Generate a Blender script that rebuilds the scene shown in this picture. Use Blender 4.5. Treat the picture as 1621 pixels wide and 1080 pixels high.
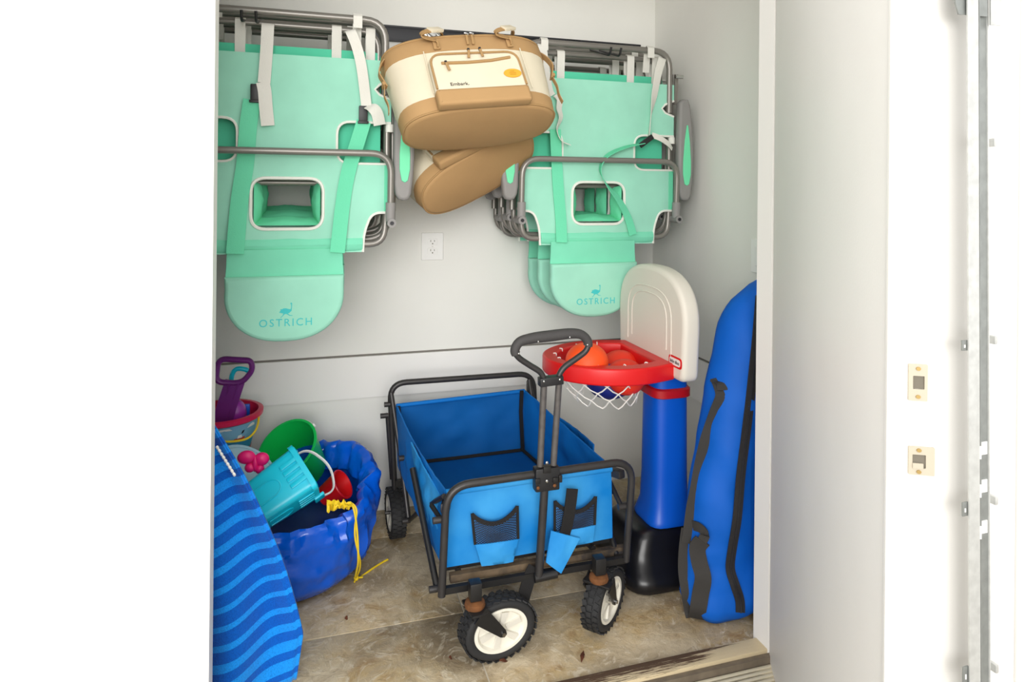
import bpy, bmesh, math, random
from mathutils import Vector, Matrix, Euler, noise
random.seed(7)
sc = bpy.context.scene
for o in list(bpy.data.objects): bpy.data.objects.remove(o)
COL = sc.collection
R = math.radians

# ------------------------------------------------------------------ camera
CAM_H, FOC, YAW, ROLL, PX, PY = 1.03, 1062.0, R(17.0), R(0.57), 810.5, 294.0
cd = bpy.data.cameras.new('camera'); cam = bpy.data.objects.new('camera', cd); COL.objects.link(cam)
cd.sensor_fit = 'HORIZONTAL'; cd.sensor_width = 36.0; cd.lens = 36.0 * FOC / 1621.0
cd.shift_x = 0.0; cd.shift_y = -(540.0 - PY) / 1621.0
cd.clip_start = 0.02; cd.clip_end = 100
cam.matrix_world = (Matrix.Translation((0, 0, CAM_H)) @ Matrix.Rotation(-YAW, 4, 'Z')
                    @ Matrix.Rotation(R(90), 4, 'X') @ Matrix.Rotation(ROLL, 4, 'Z'))
sc.camera = cam
# ------------------------------------------------------------------ light
w = bpy.data.worlds.new('daylight'); sc.world = w; w.use_nodes = True
bg = w.node_tree.nodes['Background']; bg.inputs[0].default_value = (1.0, 0.985, 0.96, 1); bg.inputs[1].default_value = 1.1
def area(name, loc, target, sx, sy, power, col):
    l = bpy.data.lights.new(name, 'AREA'); l.shape = 'RECTANGLE'; l.size = sx; l.size_y = sy; l.energy = power; l.color = col
    o = bpy.data.objects.new(name, l); COL.objects.link(o); o.location = loc
    o.rotation_euler = (Vector(target) - Vector(loc)).to_track_quat('-Z', 'Y').to_euler(); return o
area('garage_opening_daylight', (-1.1, -3.2, 1.7), (0.45, 2.0, 0.7), 3.4, 2.0, 126, (1.0, 0.985, 0.96))
sc.view_settings.view_transform = 'Standard'; sc.view_settings.look = 'None'
sc.view_settings.gamma = 1.0; sc.view_settings.use_curve_mapping = False
sc.view_settings.exposure = 0.55

# ------------------------------------------------------------------ helpers
def ray(px, py):
    a, b = (px - PX) / FOC, (PY - py) / FOC
    r = a * math.cos(ROLL) - b * math.sin(ROLL); u = a * math.sin(ROLL) + b * math.cos(ROLL)
    return Vector((r * math.cos(YAW) + math.sin(YAW), -r * math.sin(YAW) + math.cos(YAW), u))
CAMV = Vector((0, 0, CAM_H))
def P(px, py, Y):
    d = ray(px, py); return CAMV + d * (Y / d.y)
def PX_(px, py, X):
    d = ray(px, py); return CAMV + d * (X / d.x)
def PZ(px, py, z=0.0):
    d = ray(px, py); return CAMV + d * ((z - CAM_H) / d.z)

def lin(c):
    c = c / 255.0; return c / 12.92 if c <= 0.04045 else ((c + 0.055) / 1.055) ** 2.4
def rgb(r, g, b): return (lin(r), lin(g), lin(b), 1)

MATS = {}
def mat(name, col, rough=0.6, metal=0.0, bump=0.0, bscale=200.0, var=0.0, vscale=6.0, spec=0.5, sheen=0.0, coat=0.0, trans=0.0, col2=None, detail=4.0):
    if name in MATS: return MATS[name]
    m = bpy.data.materials.new(name); m.use_nodes = True; nt = m.node_tree; b = nt.nodes['Principled BSDF']
    b.inputs['Base Color'].default_value = col; b.inputs['Roughness'].default_value = rough; b.inputs['Metallic'].default_value = metal
    b.inputs['Specular IOR Level'].default_value = spec
    if sheen: b.inputs['Sheen Weight'].default_value = sheen
    if coat: b.inputs['Coat Weight'].default_value = coat
    if trans: b.inputs['Transmission Weight'].default_value = trans
    tc = nt.nodes.new('ShaderNodeTexCoord')
    if var or col2:
        n = nt.nodes.new('ShaderNodeTexNoise'); n.inputs['Scale'].default_value = vscale; n.inputs['Detail'].default_value = detail
        nt.links.new(tc.outputs['Object'], n.inputs['Vector'])
        mx = nt.nodes.new('ShaderNodeMix'); mx.data_type = 'RGBA'
        mx.inputs[6].default_value = col
        c2 = col2 if col2 else tuple(max(0, c * (1 - var)) for c in col[:3]) + (1,)
        mx.inputs[7].default_value = c2
        mr = nt.nodes.new('ShaderNodeMapRange'); mr.inputs[1].default_value = 0.35; mr.inputs[2].default_value = 0.7
        nt.links.new(n.outputs['Fac'], mr.inputs[0]); nt.links.new(mr.outputs[0], mx.inputs[0])
        nt.links.new(mx.outputs[2], b.inputs['Base Color'])
    if bump:
        n2 = nt.nodes.new('ShaderNodeTexNoise'); n2.inputs['Scale'].default_value = bscale; n2.inputs['Detail'].default_value = 3
        nt.links.new(tc.outputs['Object'], n2.inputs['Vector'])
        bp = nt.nodes.new('ShaderNodeBump'); bp.inputs['Strength'].default_value = bump; bp.inputs['Distance'].default_value = 0.004
        nt.links.new(n2.outputs['Fac'], bp.inputs['Height']); nt.links.new(bp.outputs[0], b.inputs['Normal'])
    MATS[name] = m; return m

M = dict(
    wall=mat('painted_wall', rgb(238, 237, 231), 0.75, bump=0.08, bscale=90, var=0.045, vscale=2.6, detail=9),
    trim=mat('painted_trim', rgb(243, 241, 237), 0.5, bump=0.03, bscale=60),
    door=mat('painted_door', rgb(238, 236, 232), 0.5, bump=0.06, bscale=250, var=0.03, vscale=5),
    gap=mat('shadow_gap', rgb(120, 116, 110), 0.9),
    ceiling=mat('ceiling_paint', rgb(236, 234, 230), 0.9),
    concrete=mat('garage_concrete', rgb(168, 160, 148), 0.85, bump=0.3, bscale=40, var=0.2, vscale=4),
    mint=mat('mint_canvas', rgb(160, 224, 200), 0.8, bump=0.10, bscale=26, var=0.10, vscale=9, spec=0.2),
    mint2=mat('mint_canvas_shaded', rgb(92, 206, 168), 0.8, bump=0.12, bscale=40, var=0.06, vscale=12, spec=0.2),  # same canvas, darkened for the shade behind the front layer
    mintf=mat('mint_canvas_fold', rgb(128, 219, 185), 0.8, bump=0.14, bscale=40, var=0.06, vscale=12, spec=0.2),
    mint3=mat('mint_webbing', rgb(112, 216, 174), 0.75, bump=0.15, bscale=300, spec=0.2),
    mintpad=mat('mint_padding', rgb(110, 220, 172), 0.75, bump=0.35, bscale=45, spec=0.2),
    mintins=mat('mint_rubber', rgb(112, 226, 172), 0.5),
    logo=mat('teal_print', rgb(62, 196, 196), 0.7),
    web=mat('white_webbing', rgb(226, 224, 216), 0.75, bump=0.2, bscale=400, spec=0.2),
    trimw=mat('white_binding', rgb(236, 236, 228), 0.75, spec=0.2),
    alu=mat('grey_powder_tube', rgb(138, 134, 128), 0.32, metal=0.4),
    plastic_grey=mat('grey_plastic', rgb(140, 138, 136), 0.55),
    black=mat('black_plastic', rgb(28, 28, 30), 0.45),
    steel=mat('bright_steel', rgb(190, 190, 188), 0.25, metal=1.0),
    rail=mat('black_steel_rail', rgb(42, 42, 46), 0.5, metal=0.2),
    cream=mat('cream_canvas', rgb(224, 214, 190), 0.8, bump=0.2, bscale=22, var=0.05, vscale=10, spec=0.2),
    tan=mat('tan_canvas', rgb(181, 145, 100), 0.75, bump=0.10, bscale=60, var=0.06, vscale=9, spec=0.25),
    tan2=mat('tan_webbing', rgb(172, 138, 94), 0.8, bump=0.1, bscale=300, spec=0.2),
    yellowpatch=mat('mustard_patch', rgb(222, 166, 50), 0.6),
    ink=mat('black_ink', rgb(30, 28, 26), 0.7),
    mustard_ink=mat('patch_ink', rgb(190, 134, 34), 0.7),
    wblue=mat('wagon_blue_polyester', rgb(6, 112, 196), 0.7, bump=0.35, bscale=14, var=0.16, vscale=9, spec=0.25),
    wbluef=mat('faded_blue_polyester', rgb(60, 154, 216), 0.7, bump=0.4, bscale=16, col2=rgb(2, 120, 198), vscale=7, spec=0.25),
    wblued=mat('shaded_blue_polyester', rgb(6, 92, 164), 0.75, bump=0.4, bscale=12, var=0.15, vscale=7, spec=0.2),  # wagon cloth darkened for the shade inside the basket
    wframe=mat('dark_grey_frame', rgb(60, 58, 58), 0.38, metal=0.35, bump=0.05, bscale=120, var=0.15, vscale=30),
    wblack=mat('black_frame', rgb(34, 33, 33), 0.42, metal=0.2),
    rust=mat('rusty_steel', rgb(120, 74, 36), 0.85, var=0.35, vscale=60, bump=0.3, bscale=120),
    rustbar=mat('rusted_angle', rgb(110, 92, 70), 0.8, col2=rgb(48, 42, 38), vscale=30, bump=0.2, bscale=120),
    tire=mat('black_rubber', rgb(38, 38, 39), 0.75, bump=0.1, bscale=120, var=0.2, vscale=20),
    hub=mat('off_white_plastic', rgb(232, 228, 214), 0.5, var=0.05, vscale=18),
    hubd=mat('off_white_spoke', rgb(214, 210, 198), 0.55),
    webblack=mat('black_webbing', rgb(34, 33, 33), 0.8, bump=0.15, bscale=350, spec=0.2),
    bbwhite=mat('backboard_plastic', rgb(226, 220, 208), 0.5),
    red=mat('red_plastic', rgb(216, 18, 22), 0.38),
    reddark=mat('dark_red_plastic', rgb(186, 16, 28), 0.4),
    postblue=mat('blue_plastic', rgb(4, 90, 206), 0.38),
    baseblack=mat('black_gloss_plastic', rgb(20, 20, 24), 0.28),
    orange=mat('orange_ball', rgb(250, 82, 22), 0.55, bump=0.15, bscale=400),
    orange2=mat('red_orange_ball', rgb(236, 50, 26), 0.55, bump=0.15, bscale=400),
    navy=mat('navy_ball', rgb(34, 44, 128), 0.35),
    net=mat('white_net_cord', rgb(240, 238, 232), 0.6),
    white=mat('white_plastic', rgb(240, 239, 236), 0.4),
    tent=mat('bag_blue_polyester', rgb(0, 98, 204), 0.62, bump=0.25, bscale=16, var=0.12, vscale=8, spec=0.3),
    strapgrey=mat('charcoal_webbing', rgb(62, 60, 58), 0.8, bump=0.12, bscale=350, spec=0.2),
    zip=mat('zipper_tape', rgb(44, 42, 42), 0.7, bump=0.2, bscale=300),
    sack=mat('blue_plastic_film', rgb(4, 94, 220), 0.2, bump=0.9, bscale=20, var=0.15, vscale=8, spec=0.5),
    teal=mat('turquoise_plastic', rgb(16, 203, 230), 0.3),
    green=mat('green_plastic', rgb(16, 202, 92), 0.38),
    redcup=mat('red_cup_plastic', rgb(206, 20, 26), 0.35),
    pink=mat('pink_plastic', rgb(236, 22, 118), 0.38),
    paleblue=mat('pale_blue_plastic', rgb(176, 214, 232), 0.4),
    purple=mat('purple_plastic', rgb(112, 40, 122), 0.35),
    rimred=mat('crimson_plastic', rgb(212, 26, 78), 0.38),
    yellow=mat('yellow_cord', rgb(240, 206, 34), 0.6, bump=0.3, bscale=150),
    skyprint=mat('sky_print', rgb(126, 178, 206), 0.5),
    seaprint=mat('sea_print', rgb(58, 142, 186), 0.5),
    sandprint=mat('sand_print', rgb(250, 206, 40), 0.5, col2=rgb(214, 70, 60), vscale=45),
    boatprint=mat('boat_print', rgb(206, 84, 52), 0.5),
    brassplate=mat('satin_brass', rgb(184, 176, 158), 0.45, metal=0.1),
    slot=mat('dark_recess', rgb(112, 106, 94), 0.8),
    galv=mat('galvanised_steel', rgb(206, 208, 206), 0.5, metal=0.45, var=0.15, vscale=60),
    galvd=mat('galvanised_channel', rgb(150, 154, 152), 0.5, metal=0.5, var=0.2, vscale=40),
    outlet=mat('outlet_plastic', rgb(244, 243, 240), 0.35),
    leaf=mat('dead_leaf', rgb(98, 52, 30), 0.8, var=0.3, vscale=60),
    grille=mat('ribbed_aluminium', rgb(222, 214, 192), 0.5, metal=0.15),
)

def link(name, me, m, parent=None, loc=None):
    o = bpy.data.objects.new(name, me); COL.objects.link(o)
    if m is not None:
        for x in (m if isinstance(m, (list, tuple)) else [m]): me.materials.append(x)
    if parent is not None: o.parent = parent
    if loc is not None: o.location = loc
    return o
def mesh(name, V, F, smooth=False, mi=None):
    me = bpy.data.meshes.new(name); me.from_pydata([tuple(v) for v in V], [], F); me.update()
    if smooth: me.polygons.foreach_set('use_smooth', [True] * len(me.polygons))
    if mi: me.polygons.foreach_set('material_index', mi)
    return me
def fix(me):
    bm = bmesh.new(); bm.from_mesh(me); bmesh.ops.recalc_face_normals(bm, faces=bm.faces); bm.to_mesh(me); bm.free(); return me

class G:
    """collects shapes of one part"""
    def __init__(s, org=(0, 0, 0)): s.V = []; s.F = []; s.org = Vector(org)
    def add(s, V, F, mtx=None):
        n = len(s.V)
        for v in V:
            v = Vector(v)
            if mtx is not None: v = mtx @ v
            s.V.append(v - s.org)
        s.F += [tuple(i + n for i in f) for f in F]; return s
    def box(s, c, size, mtx=None, rot=None, bev=0.0):
        bm = bmesh.new(); bmesh.ops.create_cube(bm, size=1.0)
        bmesh.ops.scale(bm, vec=size, verts=bm.verts)
        if bev: bmesh.ops.bevel(bm, geom=bm.edges, offset=bev, segments=2, affect='EDGES', profile=0.6)
        if rot is not None: bmesh.ops.transform(bm, matrix=Euler(rot).to_matrix().to_4x4(), verts=bm.verts)
        bmesh.ops.translate(bm, vec=c, verts=bm.verts)
        bm.verts.index_update(); V = [v.co.copy() for v in bm.verts]; F = [[v.index for v in f.verts] for f in bm.faces]; bm.free()
        return s.add(V, F, mtx)
    def bar(s, a, b, wx, wz, up=(0, 0, 1), bev=0.0):
        a, b = Vector(a), Vector(b); d = b - a; L = d.length; y = d.normalized(); u = Vector(up)
        if abs(u.dot(y)) > 0.98: u = Vector((0, 1, 0))
        x = y.cross(u).normalized(); z = x.cross(y).normalized()
        m = Matrix((x, y, z)).transposed().to_4x4(); m.translation = (a + b) / 2
        return s.box((0, 0, 0), (wx, L, wz), mtx=m, bev=bev)
    def tube(s, pts, r, n=10, closed=False, sq=None, cap=True):
        pts = [Vector(p) for p in pts]; N = len(pts)
        rr = r if isinstance(r, (list, tuple)) else [r] * N
        T = []
        for i in range(N):
            a = pts[i - 1] if (i > 0 or closed) else pts[i]; b = pts[(i + 1) % N] if (i < N - 1 or closed) else pts[i]
            t = b - a; T.append(t.normalized() if t.length > 1e-9 else Vector((0, 0, 1)))
        u = T[0].orthogonal().normalized()
        if sq is not None:
            u = Vector(sq[0]); u = (u - T[0] * u.dot(T[0])).normalized()
        V = []; 
        for i in range(N):
            u = (u - T[i] * u.dot(T[i])).normalized(); v = T[i].cross(u)
            k = sq[1] if sq else 1.0
            for j in range(n):
                a = 2 * math.pi * j / n
                V.append(pts[i] + u * (rr[i] * math.cos(a)) + v * (rr[i] * k * math.sin(a)))
        F = []
        for i in range(N if closed else N - 1):
            for j in range(n):
                a = i * n + j; b = i * n + (j + 1) % n; i2 = (i + 1) % N
                F.append((a, b, i2 * n + (j + 1) % n, i2 * n + j))
        if cap and not closed: F.append(tuple(reversed(range(n)))); F.append(tuple(range((N - 1) * n, N * n)))
        return s.add(V, F)
    def ribbon(s, pts, sides, width, th=0.0016):
        """flat band along pts, sides = side vectors"""
        pts = [Vector(p) for p in pts]; N = len(pts)
        if not isinstance(sides, list): sides = [sides] * N
        ww = width if isinstance(width, list) else [width] * N
        V = []
        for i in range(N):
            t = (pts[min(i + 1, N - 1)] - pts[max(i - 1, 0)]).normalized(); sd = Vector(sides[i]); sd = (sd - t * sd.dot(t)).normalized(); nn = t.cross(sd).normalized()
            for a, b in ((-1, -1), (1, -1), (1, 1), (-1, 1)):
                V.append(pts[i] + sd * (a * ww[i] / 2) + nn * (b * th / 2))
        F = []
        for i in range(N - 1):
            for j in range(4): F.append((i * 4 + j, i * 4 + (j + 1) % 4, i * 4 + 4 + (j + 1) % 4, i * 4 + 4 + j))
        F += [(3, 2, 1, 0), tuple(range((N - 1) * 4, N * 4))]
        return s.add(V, F)
    def loft(s, rings, cap0=True, cap1=True, mtx=None, closed=True):
        n = len(rings[0]); V = [v for r in rings for v in r]; F = []
        for i in range(len(rings) - 1):
            for j in range(n if closed else n - 1): F.append((i * n + j, i * n + (j + 1) % n, (i + 1) * n + (j + 1) % n, (i + 1) * n + j))
        if cap0: F.append(tuple(reversed(range(n))))
        if cap1: F.append(tuple(range((len(rings) - 1) * n, len(rings) * n)))
        return s.add(V, F, mtx)
    def lathe(s, prof, n=24, mtx=None, sx=1.0, sy=1.0, close=False):
        rings = [[Vector((r * math.cos(2 * math.pi * j / n) * sx, r * math.sin(2 * math.pi * j / n) * sy, z)) for j in range(n)] for r, z in prof]
        if close: rings.append(rings[0]); return s.loft(rings, False, False, mtx)
        return s.loft(rings, True, True, mtx)
    def sphere(s, c, r, n=16, m=10, sc=(1, 1, 1)):
        c = Vector(c); rings = []
        for i in range(1, m):
            ph = math.pi * i / m
            rings.append([c + Vector((r * math.sin(ph) * math.cos(2 * math.pi * j / n) * sc[0], r * math.sin(ph) * math.sin(2 * math.pi * j / n) * sc[1], -r * math.cos(ph) * sc[2])) for j in range(n)])
        return s.loft(rings)
    def grid(s, fn, nu, nv, mtx=None):
        V = [fn(i / nu, j / nv) for j in range(nv + 1) for i in range(nu + 1)]
        F = [(j * (nu + 1) + i, j * (nu + 1) + i + 1, (j + 1) * (nu + 1) + i + 1, (j + 1) * (nu + 1) + i) for j in range(nv) for i in range(nu)]
        return s.add(V, F, mtx)
    def obj(s, name, m, parent=None, smooth=True, angle=38):
        me = fix(mesh(name, s.V, s.F, smooth))
        if smooth: me.set_sharp_from_angle(angle=R(angle))
        return link(name, me, m, parent)

def catmull(pts, k=6, closed=False):
    pts = [Vector(p) for p in pts]; n = len(pts); out = []
    for i in range(n if closed else n - 1):
        p0 = pts[(i - 1) % n] if (closed or i > 0) else pts[0]; p1 = pts[i]; p2 = pts[(i + 1) % n]; p3 = pts[(i + 2) % n] if (closed or i < n - 2) else pts[-1]
        for j in range(k):
            t = j / k
            out.append(0.5 * ((2 * p1) + (p2 - p0) * t + (2 * p0 - 5 * p1 + 4 * p2 - p3) * t * t + (3 * p1 - p0 - 3 * p2 + p3) * t ** 3))
    if not closed: out.append(pts[-1])
    return out
def fillet(pts, r, n=6, closed=False):
    pts = [Vector(p) for p in pts]; N = len(pts); out = []
    for i, p in enumerate(pts):
        if not closed and i in (0, N - 1): out.append(p); continue
        ri = r[i] if isinstance(r, (list, tuple)) else r
        a, b = pts[i - 1] - p, pts[(i + 1) % N] - p
        d = min(ri, a.length * 0.49, b.length * 0.49)
        if d < 1e-5: out.append(p); continue
        s, e = p + a.normalized() * d, p + b.normalized() * d
        for j in range(n + 1):
            t = j / n; out.append(s * (1 - t) ** 2 + p * (2 * t * (1 - t)) + e * t * t)
    return out
def plate_mesh(outlines, th, bev=0.0, res=2):
    """2D outlines (u,v) -> slab; u->x, v->z, thickness along y centred on 0"""
    cu = bpy.data.curves.new('c', 'CURVE'); cu.dimensions = '2D'; cu.fill_mode = 'BOTH'
    cu.extrude = max(th / 2 - bev, 0.0); cu.bevel_depth = bev; cu.bevel_resolution = res
    for o in outlines:
        sp = cu.splines.new('POLY'); sp.points.add(len(o) - 1); sp.use_cyclic_u = True
        for q, p in zip(sp.points, o): q.co = (p[0], p[1], 0, 1)
    if bev: cu.offset = -bev
    return curve_mesh(cu)
def curve_mesh(cu):
    ob = bpy.data.objects.new('tmp', cu); COL.objects.link(ob)
    me = bpy.data.meshes.new_from_object(ob.evaluated_get(bpy.context.evaluated_depsgraph_get()))
    bpy.data.objects.remove(ob); bpy.data.curves.remove(cu)
    me.transform(Matrix.Rotation(R(90), 4, 'X')); me.materials.clear()
    return me
def plate(name, outlines, th, m, parent=None, y=0.0, bev=0.0, mtx=None, smooth=False, res=2, org=None):
    me = plate_mesh(outlines, th, bev, res)
    me.transform(Matrix.Translation((0, y, 0)))
    if mtx is not None: me.transform(mtx)
    if org is not None: me.transform(Matrix.Translation(-Vector(org)))
    if smooth:
        me.polygons.foreach_set('use_smooth', [True] * len(me.polygons)); me.set_sharp_from_angle(angle=R(50))
    return link(name, me, m, parent)
def text_mesh(body, size, th=0.0006, width=None, space=1.0):
    cu = bpy.data.curves.new('t', 'FONT'); cu.body = body; cu.size = size; cu.extrude = th / 2; cu.align_x = 'CENTER'; cu.align_y = 'CENTER'; cu.space_character = space
    cu.resolution_u = 3
    me = curve_mesh(cu)
    if width:
        xs = [v.co.x for v in me.vertices]; W = max(xs) - min(xs); me.transform(Matrix.Diagonal((width / W, 1, 1, 1)))
    return me
def rrect(x0, x1, z0, z1, r, n=6):
    return [(p.x, p.y) for p in fillet([(x0, z0, 0), (x1, z0, 0), (x1, z1, 0), (x0, z1, 0)], r, n, True)]
def ell(cx, cz, a, b, n=24): return [(cx + a * math.cos(2 * math.pi * i / n), cz + b * math.sin(2 * math.pi * i / n)) for i in range(n)]
def thing(name, label, cat, loc=(0, 0, 0), rot=(0, 0, 0), group=None):
    o = bpy.data.objects.new(name, None); COL.objects.link(o); o.empty_display_size = 0.05
    o.location = loc; o.rotation_euler = rot; o['label'] = label; o['category'] = cat
    if group: o['group'] = group
    return o
def tag(o, label, cat, group=None):
    o['label'] = label; o['category'] = cat
    if group: o['group'] = group
    return o
def struct(o, label=None):
    o['kind'] = 'structure'
    if label: o['label'] = label
    return o
def frame(o, x, y, z):
    m = Matrix((Vector(x), Vector(y), Vector(z))).transposed().to_4x4(); m.translation = Vector(o); return m

# ================================================================== THE SETTING
DB, XR, XL = 2.147, 1.185, -0.75          # back wall, right wall, left wall
YF, YI = 1.25, 1.30                        # outer and inner face of the front wall
XJ = 0.988; XJL = -0.153                   # right and left jamb
CEIL = 1.86; HEAD = 1.80
def sbox(name, x0, x1, y0, y1, z0, z1, m, label=None, parent=None, bev=0.0):
    g = G(); g.box(((x0 + x1) / 2, (y0 + y1) / 2, (z0 + z1) / 2), (x1 - x0, y1 - y0, z1 - z0), bev=bev)
    o = g.obj(name, m, parent, smooth=bool(bev))
    if parent is None: struct(o, label)
    return o
sbox('wall_back', XL - 0.1, XR + 0.1, DB, DB + 0.1, -0.05, CEIL, M['wall'], 'pale painted back wall of the closet')
sbox('wall_right', XR, XR + 0.1, YI - 0.01, DB, -0.05, CEIL, M['wall'], 'grey-lit right side wall of the closet')
sbox('wall_left', XL - 0.1, XL, YI - 0.01, DB, -0.05, CEIL, M['wall'], 'left side wall of the closet')
sbox('ceiling', XL - 0.1, XR + 0.1, YF, DB + 0.1, CEIL, CEIL + 0.06, M['ceiling'], 'closet ceiling')
# lower wall board; grey strips above it stand for the shadow in the gap
sbox('trim_1', XL, XR, DB - 0.008, DB - 0.0005, 0.362, 0.491, M['trim'], 'flat white board running along the back wall')
sbox('trim_2', XR - 0.008, XR - 0.0005, YI, DB - 0.008, 0.362, 0.491, M['trim'], 'flat white board running along the right wall')
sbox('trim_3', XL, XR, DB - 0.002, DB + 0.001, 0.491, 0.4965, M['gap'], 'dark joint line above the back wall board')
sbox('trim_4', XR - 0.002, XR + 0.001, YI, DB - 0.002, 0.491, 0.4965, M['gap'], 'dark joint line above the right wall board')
# front wall
sbox('wall_front', -2.6, XJL, YF, YI, -0.05, 2.1, M['door'], 'bright white wall at the left of the opening')
sbox('wall_front_right', XJ, 1.075, YF + 0.002, YI, -0.05, 2.1, M['trim'], 'narrow white wall strip beside the door hinge')
sbox('wall_garage', 1.075, 2.8, 0.965, YI, -0.06, 2.1, M['trim'], 'bright white garage wall beside the open door')
sbox('wall_header', XJL, XJ, YF, YI, HEAD, 2.1, M['trim'], 'wall above the closet opening')
# floor: tiles on a slab
SL = 0.4; SLX = 0.8; X0T, Y0T = 0.372, 1.578
def stone_mat():
    m = bpy.data.materials.new('dirty_stone_tile'); m.use_nodes = True; nt = m.node_tree; b = nt.nodes['Principled BSDF']
    b.inputs['Roughness'].default_value = 0.6
    geo = nt.nodes.new('ShaderNodeNewGeometry')
    def nz(s, d=6, dist=0.0, rough=0.6):
        n = nt.nodes.new('ShaderNodeTexNoise'); n.inputs['Scale'].default_value = s; n.inputs['Detail'].default_value = d; n.inputs['Distortion'].default_value = dist; n.inputs['Roughness'].default_value = rough
        nt.links.new(geo.outputs['Position'], n.inputs['Vector']); return n
    def ramp(src, stops):
        r = nt.nodes.new('ShaderNodeValToRGB'); nt.links.new(src, r.inputs[0]); e = r.color_ramp.elements
        while len(e) < len(stops): e.new(0.5)
        for k, (p, c) in zip(e, stops): k.position = p; k.color = c
        return r
    def mixc(f, a, b_):
        x = nt.nodes.new('ShaderNodeMix'); x.data_type = 'RGBA'; nt.links.new(f, x.inputs[0]); nt.links.new(a, x.inputs[6]); nt.links.new(b_, x.inputs[7]); return x.outputs[2]
    n1 = nz(5.0, 9, 0.9, 0.6); n2 = nz(10, 8, 1.6, 0.65); n3 = nz(150, 4); n4 = nz(34, 8, 0.9, 0.7); n5 = nz(14, 9, 2.6, 0.72)
    base = ramp(n1.outputs['Fac'], [(0.30, rgb(142, 124, 98)), (0.46, rgb(184, 166, 136)), (0.58, rgb(216, 200, 170)), (0.74, rgb(170, 150, 118))])
    stain = ramp(n2.outputs['Fac'], [(0.38, rgb(166, 128, 74)), (0.5, rgb(204, 178, 130)), (0.70, rgb(182, 164, 136))])
    f = ramp(nz(4.2, 5, 0.6).outputs['Fac'], [(0.46, (0, 0, 0, 1)), (0.60, (0.8, 0.8, 0.8, 1))])
    c1 = mixc(f.outputs[0], base.outputs[0], stain.outputs[0])
    dust = ramp(n5.outputs['Fac'], [(0.53, (0, 0, 0, 1)), (0.62, (0.7, 0.7, 0.7, 1))])
    pale = nt.nodes.new('ShaderNodeRGB'); pale.outputs[0].default_value = rgb(228, 216, 192)
    c1 = mixc(dust.outputs[0], c1, pale.outputs[0])
    pit = ramp(n4.outputs['Fac'], [(0.34, (0.42, 0.36, 0.30, 1)), (0.47, (1, 1, 1, 1))])
    mul = nt.nodes.new('ShaderNodeMix'); mul.data_type = 'RGBA'; mul.blend_type = 'MULTIPLY'; mul.inputs[0].default_value = 0.38
    nt.links.new(c1, mul.inputs[6]); nt.links.new(pit.outputs[0], mul.inputs[7]); nt.links.new(mul.outputs[2], b.inputs['Base Color'])
    bp = nt.nodes.new('ShaderNodeBump'); bp.inputs['Strength'].default_value = 0.55; bp.inputs['Distance'].default_value = 0.006
    ad = nt.nodes.new('ShaderNodeMath'); ad.operation = 'ADD'; nt.links.new(n4.outputs['Fac'], ad.inputs[0]); nt.links.new(n5.outputs['Fac'], ad.inputs[1])
    nt.links.new(ad.outputs[0], bp.inputs['Height']); nt.links.new(bp.outputs[0], b.inputs['Normal'])
    rr = ramp(n1.outputs['Fac'], [(0.3, (0.38, 0.38, 0.38, 1)), (0.7, (0.7, 0.7, 0.7, 1))]); nt.links.new(rr.outputs[0], b.inputs['Roughness'])
    return m
M['stone'] = stone_mat()
M['grout'] = mat('pale_grout', rgb(205, 196, 178), 0.9)
fl = sbox('floor', XL, XR, YF, DB, -0.05, -0.0015, M['grout'], 'tiled closet floor with pale joints')
tile_me = {}
for i in range(-3, 4):
    for j in range(-1, 3):
        x0, x1 = max(X0T + i * SLX, XL) + 0.0016, min(X0T + (i + 1) * SLX, XR) - 0.0016
        y0, y1 = max(Y0T + j * SL, 1.285) + 0.0016, min(Y0T + (j + 1) * SL, DB) - 0.0016
        if x1 - x0 < 0.03 or y1 - y0 < 0.03: continue
        key = (round(x1 - x0, 3), round(y1 - y0, 3))
        if key not in tile_me:
            g = G(); g.box((0, 0, -0.006), (x1 - x0, y1 - y0, 0.012), bev=0.0012); t_ = g.obj('tile', M['stone']); tile_me[key] = t_.data; bpy.data.objects.remove(t_)
        o = link('tile', tile_me[key], None, fl, ((x0 + x1) / 2, (y0 + y1) / 2, 0))
sbox('floor_garage', -3.0, 3.0, -5.0, YF - 0.055, -0.16, -0.03, M['concrete'], 'garage concrete floor outside the closet')
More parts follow.
